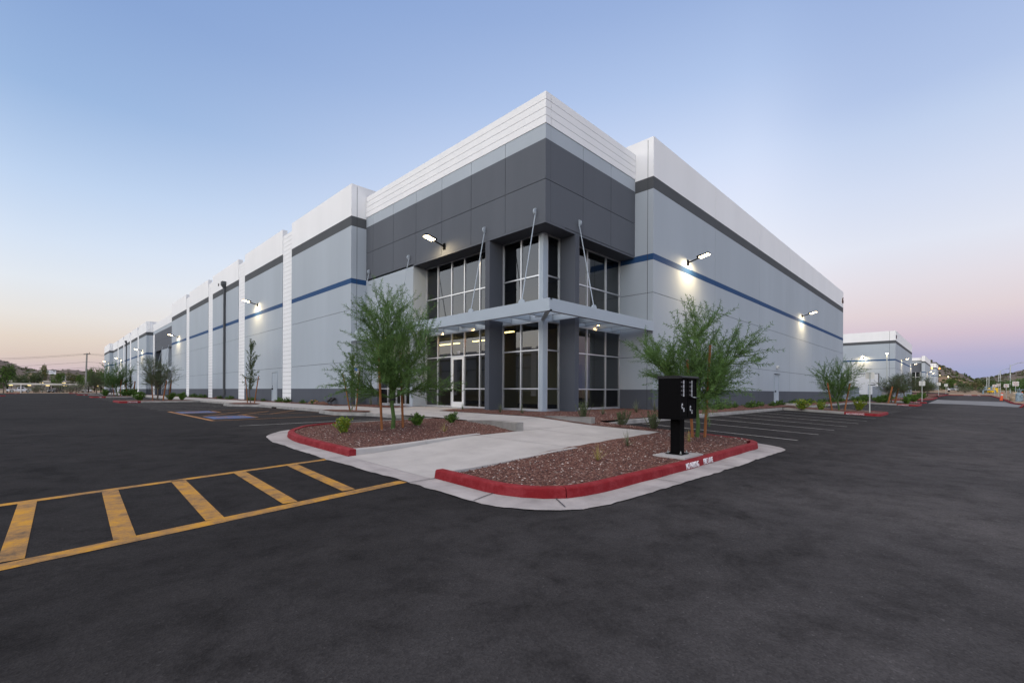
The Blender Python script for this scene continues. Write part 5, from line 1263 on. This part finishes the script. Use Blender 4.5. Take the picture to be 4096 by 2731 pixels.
m.box(cx0+.028, cx0+.365, cy0+.001, cy0+.02, cz0, cz0+.045); m.box(cx0+.405, cx1-.028, cy0+.001, cy0+.02, cz0, cz0+.045); m.build('door_frame', black_m, mbx)
chrome = mat('lock metal', (.55, .55, .55), .25, .05, 5, 0, 60, .5, metal=.8)
plate_m = mat('number plate silver', (.55, .56, .57), .45)
def mdoor(x0, x1, z0, z1, num, big=False, slot=False):
    m = mm(); m.box(x0+.004, x1-.004, cy0+.008, cy0+.022, z0+.004, z1-.004); d = m.build('parcel_door' if big else 'mail_door', black_m, mbx)
    f = cy0+.006
    if slot:
        m = mm(); m.obox(((x0+x1)/2, cy0-.035, z1-.012), ((x1-x0)/2+.008, 0, 0), (0, .045, .012), (0, -.001, .004)); s_ = m.build('mail_slot_flap', black_m, d)
        m = mm(); m.obox(((x0+x1)/2+.01, cy0-.035, z1-.006), (.06, 0, 0), (0, .022, .006), (0, -.0005, .001)); m.build('slot_label', plate_m, s_); return
    if big:
        m = mm(); c = Vector((x0+.075, f-.004, z0+.62*(z1-z0))); pts = [c+Vector((.034*math.cos(2*PI*k/16), 0, .055*math.sin(2*PI*k/16))) for k in range(16)]
        m.face(pts); m.face([p+Vector((0, .006, 0)) for p in pts]); lk = m.build('lock_plate', plate_m, d)
        m = mm(); m.tube([c+Vector((0, -.002, 0)), c+Vector((0, -.012, 0))], .014, 8); m.box(c.x-.004, c.x+.024, c.y-.006, c.y-.001, c.z-.006, c.z+.006); m.build('key_cylinder', black_m, lk)
        px, pz = x0+.155, c.z-.075
    else:
        m = mm(); m.tube([(x0+.035, f, (z0+z1)/2), (x0+.035, f-.014, (z0+z1)/2)], .014, 8); m.build('lock', chrome, d); px, pz = x0+.145, (z0+z1)/2+.004
    m = mm(); m.box(px-.022, px+.022, f-.003, f+.003, pz-.034, pz+.034); pl = m.build('number_plate', plate_m, d)
    text(num, .052, black_m, 'number', pl, (px, f-.0045, pz), ROT_MY, 1, .0005, org=OM)
xa0, xa1, xb0, xb1 = cx0+.03, cx0+.363, cx0+.407, cx1-.03
for k in range(4):
    z1 = cz1-.035-k*.083; mdoor(xa0, xa1, z1-.079, z1, str(k+1)); mdoor(xb0, xb1, z1-.079, z1, str(k+5))
zb = cz1-.035-4*.083
mdoor(xb0, xb1, zb-.12, zb, '', slot=True)
m = mm(); m.box(xa0+.004, xa1-.004, cy0+.008, cy0+.02, zb-.04, zb-.003); m.build('blank_panel', black_m, mbx)
mdoor(xa0, xa1, cz0+.05, zb-.043, '1P', True); mdoor(xb0, xb1, cz0+.05, zb-.123, '2P', True)

# signs
def sign(x, y, z, h, w_, sh, label, face, lines, colr, rz=0, back=False, group='signs on posts', post=.03):
    e = empty('sign', (x, y, z), label, 'sign', group, rz)
    m = MB(); m.box(-post, post, -post, post, -.1, h-.02); m.build('post', galv, e)
    m = MB(); c = .05
    pl = [(-w_/2+c, h-sh), (w_/2-c, h-sh), (w_/2, h-sh+c), (w_/2, h-c), (w_/2-c, h), (-w_/2+c, h), (-w_/2, h-c), (-w_/2, h-sh+c)]
    m.prism(pl, 'y', -post-.006, -post-.002); s_ = m.build('sign_plate', face, e)
    if not back:
        for i, (t, fr) in enumerate(lines): text(t, sh*fr*1.25, colr, 'lettering', s_, (0, -post-.010, h-sh*(i+.5)/len(lines)*.92-sh*.04), ROT_MY, min(1.0, w_*.92/(len(t)*sh*fr*.78)), .001)
    return e
NP = [('NO', .2), ('PARKING', .17), ('FIRE', .2), ('LANE', .2)]
for x, y, h, lab in [(103.2, -5.3, 2.75, 'nearest white red-lettered sign on the right verge above the blue pipe assembly'), (114, -4.8, 2.4, 'second white red-lettered sign on the right verge'), (134.9, -4.6, 2.5, 'third white red-lettered sign on the right verge beside the lamp post'), (147, -4.4, 2.3, 'farthest small white sign on the right verge')]:
    s = sign(x, y, G(x, y)+.15, h, .62 if h < 2.7 else .7, .62 if h < 2.7 else .7, lab, sign_m, NP, sign_red, R(-82))
for x, y, h, lab in [(36.75, 4.36, 2.55, 'back of a pale sign on a bare post on the right parking island'), (81.1, 4.15, 2.75, 'back of a pale sign on a post by the third red kerb nose'), (127.4, 4.0, 2.7, 'back of a pale sign on a post at the end of the red loop kerb'), (148.2, 3.4, 2.5, 'back of a small pale sign near the far red kerb')]:
    sign(x, y, G(x, y)+.12, h, .46 if x < 40 else .62, .42 if x < 40 else .62, lab, sign_m, NP, sign_red, R(98) if x > 40 else R(92), back=True)
for (px, y, lab) in ((1425, 24.9, 'tall narrow blue and white accessible parking sign left of a thin tree stake'), (1604, 20.9, 'tall narrow blue and white accessible parking sign behind the right stake of the feathery tree')):
    r = (px-2048)/1841; x = y*(.7116+r*.7026)/(.7026-r*.7116); z = S(x, y)
    e = empty('sign', (x, y, z), lab, 'sign', 'accessible parking signs', R(-60))
    m = MB(); m.box(-.025, .025, -.025, .025, -.1, 2.3); m.build('post', galv, e)
    m = MB(); m.box(-.15, .15, -.034, -.028, 1.5, 2.35); p_ = m.build('sign_plate', sign_m, e)
    m = MB(); m.box(-.10, .10, -.037, -.035, 1.98, 2.18); m.build('blue_symbol', sign_blue, p_)
    for k, t in enumerate(('RESERVED', 'PARKING', 'PERMIT', 'REQUIRED')): text(t, .055, sign_blue, 'lettering', p_, (0, -.038, (2.27, 1.88, 1.76, 1.62)[k]), ROT_MY, .8, .001)

# black landscape spotlights in the beds
def spotlight(x, y, rz, label):
    e = empty('garden_spotlight', (x, y, S(x, y)), label, 'spotlight', 'black landscape spotlights', rz)
    m = MB(); m.tube([(0, 0, -.1), (0, 0, .22)], .025, 6); m.build('stem', black_plastic, e)
    for s in (-1, 1):
        m = MB(); m.tube([(-.16, s*.11, .22), (.10, s*.11, .36), (.16, s*.11, .40)], [.07, .085, .10], 10); m.build('lamp_head', black_plastic, e)
spotlight(11.9+.25, 27.4, .4, 'black twin garden spotlight in the bed by the wing corner'); spotlight(12.15, 77.6, .4, 'black twin garden spotlight in the bed just before the side entry block'); spotlight(12.15, 106, .4, 'black twin garden spotlight in the bed past the side entry block')

# street lamps over the trees on the right
def street_lamp(px, D, ytop, h, arm, label, lit=False):
    x, y = from_site(px, D); zt = (1565+.005*(px-2048)-ytop)/1841*D+EYE
    e = empty('street_lamp', (x, y, zt-h), label, 'street lamp', 'street lamps')
    m = MB(); m.tube([(0, 0, -.3), (0, 0, h)], [.15, .09], 8); m.build('pole', galv, e)
    d = Vector((Rv.x, Rv.y, 0))
    m = MB(); p = [Vector((0, 0, h-.3))+d*arm*t+Vector((0, 0, .85*math.sin(t*PI/2))) for t in (0, .25, .5, .75, 1)]; m.tube(p, .07, 6); m.build('arm', galv, e)
    m = MB(); m.obox(p[-1]+d*.25+Vector((0, 0, .02)), d*.35, Vector((-d.y, d.x, 0))*.13, (0, 0, .06)); m.build('lamp_head', galv, e)
    return e
street_lamp(4041, 112, 1459, 9.5, 2.7, 'nearest tall street lamp on the right with a curved arm'); street_lamp(4001, 150, 1481, 9.5, 2.7, 'middle street lamp on the right with a curved arm'); street_lamp(3994, 182, 1493.5, 9.5, 2.5, 'farthest street lamp on the right with a curved arm')
def lot_lamp(x, y, z, h, label, lit=True):
    e = empty('lot_lamp', (x, y, z), label, 'lamp post', 'lit lot lamp posts')
    m = MB(); m.tube([(0, 0, -.2), (0, 0, h)], [.10, .08], 8); m.build('pole', galv, e)
    m = MB(); m.box(-.45, .2, -.22, .22, h, h+.1); hd = m.build('lamp_head', galv, e)
    m = MB(); m.box(-.42, .15, -.19, .19, h-.012, h-.001); m.build('lens', lit_warm, hd)
    ld = bpy.data.lights.new('lamp_light', 'SPOT'); ld.energy = 160; ld.color = (1, .75, .45); ld.spot_size = R(140); ld.spot_blend = 1; ld.shadow_soft_size = .1
    lo = bpy.data.objects.new('lamp_light', ld); col.objects.link(lo); lo.parent = e; lo.location = (-.3, 0, h-.05)
xl, yl_ = from_site(3547.5, 86); lot_lamp(xl, yl_, .7, (1572-1413)/1841*86+EYE-.7, 'lit lamp post in front of the second warehouse')
xl, yl_ = from_site(3793, 165); lot_lamp(xl, yl_, 1.5, (1573-1505)/1841*165+EYE-1.5, 'lit lamp post below the brown foothill')
# tall bare post pair and pipe manifold, yellow box, backflow assembly, bagged valve, delineators
for px, D, h, lab in ((3956, 130, 4.6, 'taller thin bare post behind the pipe manifold'), (3947.5, 136, 4.4, 'shorter thin bare post behind the pipe manifold')):
    x, y = from_site(px, D); m = MB(); m.tube([(0, 0, -.2), (0, 0, h)], .09, 6); o = m.build('bare_post', galv); o.location = (x, y, G(x, y)+.1); tag(o, lab, 'post', 'thin bare posts')
x, y = from_site(3957, 112); z = G(x, y)+.15
e = empty('pipe_manifold', (x, y, z), 'low blue grey pipe manifold with two valve risers on the verge', 'pipe manifold', rz=R(-45))
m = MB(); m.tube([(-1.5, 0, 0), (-1.5, 0, .8), (-1.3, 0, 1.0), (1.3, 0, 1.0), (1.5, 0, .8), (1.5, 0, 0)], .16, 10); m.build('pipe', pipe_blue, e)
for s in (-.8, .6):
    m = MB(); m.tube([(s, 0, 1.0), (s, 0, 1.5)], .12, 8); m.tube([(s, 0, 1.5), (s, 0, 2.0)], .04, 6); m.tube([(s, -.2, 1.52), (s, .2, 1.52)], .2, 12); m.build('valve', pipe_blue, e)
x, y = from_site(3972, 118); m = MB(); m.box(-.95, .95, -.5, .5, 0, .75); m.prism([(-.95, .75), (.95, .75), (.8, 1.0), (-.6, 1.0)], 'y', -.45, .45); m.box(-1.1, 1.1, -.55, .55, .70, .78); m.tube([(-1.6, 0, .4), (-.9, 0, .5)], .06, 6); m.tube([(-.7, -.6, .05), (-.7, .6, .05)], .22, 10); m.tube([(.7, -.6, .05), (.7, .6, .05)], .22, 10)
o = m.build('yellow_trailer', yellow_m); o.location = (x, y, G(x, y)+.55); o.rotation_euler = (0, 0, R(-45)); tag(o, 'small yellow trailer behind the farthest white sign', 'trailer')
x, y = 93.4, -5.15; z = G(x, y)+.14
e = empty('backflow_assembly', (x, y, z), 'big blue grey backflow pipe assembly with a hand wheel cage on the right verge', 'backflow assembly')
m = MB(); m.tube([(0, 0, -.1), (0, 0, .62)], .27, 14); m.tube([(0, 0, .58), (0, 0, .66)], .4, 16); m.tube([(0, 0, .66), (0, 0, .95)], .33, 14); m.tube([(0, 0, .93), (0, 0, 1.02)], .44, 16); m.tube([(0, 0, 1.02), (0, 0, 1.16)], [.40, .26], 14); m.tube([(-.75, .2, -.1), (-.75, .2, .7), (-.5, .1, .85), (0, 0, .85)], .2, 12); m.build('valve_body', pipe_blue, e)
m = MB()
for a in range(4): m.tube([(.2*math.cos(a*PI/2+.4), .2*math.sin(a*PI/2+.4), 1.1), (.2*math.cos(a*PI/2+.4), .2*math.sin(a*PI/2+.4), 1.52)], .03, 6)
m.tube([(0, 0, 1.5), (0, 0, 1.55)], .27, 12); m.build('yoke', pipe_blue, e)
m = MB(); m.tube([(0, 0, 1.1), (0, 0, 1.85)], .03, 6)
rg = [(.42*math.cos(2*PI*k/14), .42*math.sin(2*PI*k/14), 1.6) for k in range(15)]; m.tube(rg, .03, 5); m.tube([(-.42, 0, 1.6), (.42, 0, 1.6)], .025, 5); m.tube([(0, -.42, 1.6), (0, .42, 1.6)], .025, 5); m.build('hand_wheel', pipe_blue, e)
x, y = 97.6, -4.75; e = empty('bagged_valve', (x, y, G(x, y)+.14), 'tan bag covered valve pipe left of the blue pipe assembly', 'valve')
m = MB(); m.tube([(0, 0, -.1), (0, 0, .55), (.05, -.1, .85), (.1, -.45, .98)], [.33, .36, .36, .27], 12); m.tube([(.1, -.45, .98), (.1, -.85, .85), (.1, -.9, .5)], [.27, .22, .2], 12); m.build('insulation_bag', tan_m, e, smooth=True)
m = MB(); m.tube([(.1, -.9, .5), (.1, -.9, -.1)], .14, 10); m.build('pipe', pipe_blue, e)
for x, y, lean, lab in ((101.5, -3.75, (.25, -.12), 'leaning orange delineator post standing on the drive edge'), (104.5, -6.0, (.05, .0), 'orange delineator post behind the tan bagged valve')):
    e = empty('delineator_post', (x, y, G(x, y)+(.0 if y > -4 else .15)), lab, 'delineator', 'orange delineators')
    m = MB(); m.tube([(0, 0, 0), (lean[0]*.6, lean[1]*.6, .70), (lean[0], lean[1], 1.15)], [.17, .13, .12], 10); m.build('tube', orange_m, e)
    m = MB(); m.tube([(lean[0]*.64, lean[1]*.64, .75), (lean[0]*.86, lean[1]*.86, 1.0)], [.137, .13], 10); m.build('reflective_band', sign_m, e)
bw = MB(); bw.box(-.55, .55, -.07, .07, 0, .12)
# long pale curb pieces lying on the verge near the pipes
for i, (x, y, rz, l_) in enumerate(((90, -6.2, R(8), 9), (96, -6.9, R(5), 14))):
    m = MB(); m.box(-l_/2, l_/2, -.3, .3, 0, .1); o = m.build('concrete_slab', conc); o.location = (x, y, G(x, y)+.17); o.rotation_euler = (0, 0, rz); tag(o, ['pale concrete strip in front of the trees on the right verge', 'long pale concrete strip farther back on the right verge'][i], 'slab', 'concrete strips on the verge')

# vehicles
def wheel(e, x, y, r, w_):
    m = MB(); m.tube([(x, y-w_/2, r), (x, y+w_/2, r)], r, 18); wh = m.build('wheel', tyre_m, e)
    m = MB(); s = 1 if y > 0 else -1
    m.tube([(x, y+s*(w_/2-.03), r), (x, y+s*(w_/2+.012), r)], r*.62, 14); m.build('rim', galv, wh)
def pickup(label):
    e = empty('pickup_truck', (0, 0, 0), label, 'pickup')
    m = MB()                                                # side profile, nose toward +X
    lower = [(-2.95, .55), (-2.95, 1.12), (-.60, 1.12), (-.55, 1.22), (1.32, 1.22), (2.5, 1.12), (2.9, 1.0), (2.95, .55), (2.35, .48), (2.3, .75), (2.05, .92), (1.65, .92), (1.4, .75), (1.35, .48), (-1.25, .48), (-1.3, .75), (-1.55, .92), (-1.95, .92), (-2.2, .75), (-2.25, .5)]
    m.prism(lower, 'y', -.98, .98); m.build('body', cab_m, e)
    m = MB(); m.prism([(-.6, 1.2), (-.45, 1.82), (-.3, 1.9), (.75, 1.9), (.95, 1.82), (1.45, 1.22)], 'y', -.86, .86); m.build('cab', cab_m, e)
    for s in (-1, 1):
        for pl in ([(-.42, 1.26), (-.34, 1.76), (.12, 1.78), (.12, 1.26)], [(.22, 1.26), (.22, 1.78), (.78, 1.78), (1.22, 1.26)]):
            m = MB(); m.prism(pl, 'y', s*.862-.006, s*.862+.006); m.build('side_window', glass_dark, e)
        m = MB(); m.box(.17, .185, s*.98-.006, s*.98+.004, .6, 1.2); m.box(-.55, -.535, s*.98-.006, s*.98+.004, .6, 1.2); m.box(-.1, .1, s*.98-.01, s*.98+.012, 1.05, 1.08); m.build('door_line', black_m, e)
        m = MB(); m.box(2.78, 2.93, s*.78-.12, s*.78+.12, .86, 1.02); m.build('headlight', sign_m, e)
        m = MB(); m.box(-2.97, -2.9, s*.9-.07, s*.9+.07, .75, 1.1); m.build('tail_light', sign_red, e)
        for x in (-1.75, 1.85): wheel(e, x, s*.86, .42, .26)
    m = MB(); m.face([(1.43, -.78, 1.25), (1.43, .78, 1.25), (.97, .7, 1.8), (.97, -.7, 1.8)]); m.build('windscreen', glass_dark, e)
    return e
pk = pickup('white double cab pickup parked side-on before the carport'); x, y = from_site(79, 152); pk.location = (x, y, G(x, y)); pk.rotation_euler = (0, 0, R(2))
def car(label, paint, group=None, suv=False):
    e = empty('parked_car', (0, 0, 0), label, 'car', group); h = 1.0 if suv else .86; t = 1.72 if suv else 1.45
    m = MB(); m.prism([(-2.25, .4), (-2.28, h-.05), (-1.9, h+.04), (.9, h+.02), (2.0, h-.12), (2.25, h-.3), (2.28, .4), (1.78, .32), (1.7, .6), (1.45, .7), (1.2, .6), (1.12, .32), (-1.0, .32), (-1.08, .6), (-1.35, .7), (-1.6, .6), (-1.68, .32)], 'y', -.9, .9); m.build('body', paint, e)
    m = MB(); m.prism([(-2.0, h), (-1.5, t-.03), (-1.2, t), (.1, t), (.3, t-.04), (1.05, h)], 'y', -.72, .72); m.build('cabin', glass_dark, e)
    m = MB(); m.prism([(-1.52, t-.05), (-1.2, t+.012), (.1, t+.012), (.32, t-.05)], 'y', -.70, .70); m.build('roof', paint, e)
    for s in (-1, 1):
        m = MB(); m.box(2.05, 2.26, s*.66-.16, s*.66+.16, h-.34, h-.18); m.build('headlight', sign_m, e)
        m = MB(); m.box(-2.3, -2.2, s*.7-.14, s*.7+.14, h-.2, h-.05); m.build('tail_light', sign_red, e)
        m = MB(); m.box(.75, .92, s*.96-.08, s*.96+.08, h, h+.14); m.build('side_mirror', paint, e)
        for x in (-1.34, 1.45): wheel(e, x, s*.8, .33, .2)
    m = MB(); m.box(2.2, 2.285, -.4, .4, h-.42, h-.24); m.build('grille', black_m, e)
    return e
sc_ = car('silver sedan parked nose-on beyond the far red kerb', silver_m); x, y = from_site(3814, 150); sc_.location = (x, y, G(x, y)+.15); sc_.rotation_euler = (0, 0, R(178)); sc_.scale = (1.35, 1.35, 1.3)
for px, D, paint, lab, rz, suv in ((190, 168, dkcar_m, 'black car parked in the shade of the carport right of the pickup', R(-60), True), (218, 158, dkcar_m, 'dark car with bright headlight beside the wide grey bush', R(-120), False), (236, 166, dkcar_m, 'black car half behind the wide grey bush', R(-100), True), (334, 176, cab_m, 'white car seen behind the utility pole base', R(-115), True), (354, 182, cab_m, 'white car behind trees right of the utility pole', R(-100), True), (196, 190, cab_m, 'pale car deep under the carport', R(-90), False), (236, 196, cab_m, 'pale car parked beyond the carport posts', R(-90), True)):
    c = car(lab, paint, 'cars under the carport', suv); x, y = from_site(px, D); c.location = (x, y, G(x, y)); c.rotation_euler = (0, 0, rz)

# carports
def carport(x0, x1, y0, y1, h, label, n):
    o = (x0, y0, .26); e = empty('carport', o, label, 'carport', 'carports')
    m = MB(o); m.prism([(y0, h), (y0, h+.42), (y0+.05, h+.45), (y1, h+.75), (y1, h+.35)], 'x', x0, x1); m.build('roof', carport_m, e)
    for k in range(n):
        x = x0+1.2+(x1-x0-2.4)*k/(n-1)
        m = MB(o); m.box(x-.14, x+.14, (y0+y1)/2-.14, (y0+y1)/2+.14, 0, h+.3); m.build('post', black_m, e)
    for k in range(6):
        x = x0+2+(x1-x0-4)*k/5; m = MB(o); m.box(x-.5, x+.5, y0+2.0, y0+2.2, h-.06, h-.01); m.build('ceiling_light', lit_strip, e)
    return e
carport(-10.5, 16, 232, 238, 2.75, 'long flat carport with a pale fascia behind the white pickup', 8)
carport(-16, 20, 262, 268, 4.0, 'second pale carport roof showing above the first', 9)
for i in range(14):
    px = 40+i*24; x, y = from_site(px, 139+i*.6); m = MB(); m.tube([(0, 0, -.1), (0, 0, 1.25)], .05, 5); o = m.build('fence_post', bark_grey); o.location = (x, y, G(x, y)); tag(o, 'thin short fence post in the row before the parked vehicles', 'fence post', 'fence posts before the carport')
x, y = from_site(84, 140); m = MB(); m.tube([(0, 0, -.1), (0, 0, 2.6)], .09, 8); o = m.build('white_post', white_metal); o.location = (x, y, G(x, y)); tag(o, 'white post standing in front of the pickup', 'post')
# utility pole and its wires
x, y = from_site(342, 158); zt = (1565+.005*(342-2048)-1412)/1841*158+EYE
up = empty('utility_pole', (x, y, .3), 'tall grey utility pole carrying wires at the end of the left lot', 'utility pole'); UH = zt-.3
m = MB(); m.tube([(0, 0, -.5), (.15, .1, UH*.5), (.35, .2, UH)], [.27, .24, .2], 8); m.build('pole', mat('weathered grey pole', (.22, .22, .20), .85, .2, 3), up)
m = MB(); m.obox((.4, .2, UH-.3), Vector((.9, .1, .12)), (0, .08, 0), (0, 0, .09)); m.tube([(.9, .25, UH-.2), (1.0, .25, UH+.35)], .09, 6); m.build('cross_arm', bark_grey, up)
for dz, yl2, yr in ((0, 1419, 1431), (-.12*UH*0-.35, 1425, 1436), (-2.9, 1451, 1462), (-4.75, 1476, 1484), (-5.4, 1484, 1492)):
    for px2, D2, yy in ((-500, 150, yl2), (900, 300, yr)):
        a = Vector((x+.35, y+.2, zt+dz-.1)); q = from_site(px2, D2); b = Vector((q[0], q[1], (1565+.005*(px2-2048)-yy+(-12 if px2 < 0 else 0))/1841*D2+EYE)); pts = [a.lerp(b, k/14)-Vector((0, 0, 2.2*4*(k/14)*(1-k/14)*.5)) for k in range(15)]
        m = MB((x, y, .3)); m.tube(pts, .028, 4); m.build('wire', black_m, up)
# small houses on the left hillside
def house(px, py, D, w_, h, label, m_):
    q = from_site(px, D); z = (1565+.005*(px-2048)-py)/1841*D+EYE; e = empty('hillside_house', (q[0], q[1], z), label, 'house', 'houses on the hillside')
    m = MB(); m.box(-w_/2, w_/2, -5, 5, -3, h); m.box(-w_/2, w_*.1, -6, -5, -3, h*.5); m.build('wall', m_, e)
    m = MB(); m.box(-w_/2-.4, w_/2+.4, -5.4, 5.4, h, h+.4); m.build('roof', wall_grey, e)
    for k in range(3): m = MB(); m.box(-w_/2+w_*(.15+.28*k), -w_/2+w_*(.3+.28*k), -5.06 if k > 1 else -6.06, -4.9, .8, h*.45 if k < 2 else h*.8); m.build('window', glass_dark, e)
house(128, 1497, 640, 8.5, 2.6, 'tan house low on the left hillside', tan_m); house(205, 1489, 690, 10, 2.6, 'white angular house high on the left hillside', wall_white); house(253, 1510, 560, 4, 2.2, 'small white house right of the bright green tree on the left hillside', wall_white); house(168, 1485, 700, 5, 2, 'white roofed house behind the yellow tree on the left hillside', wall_white)
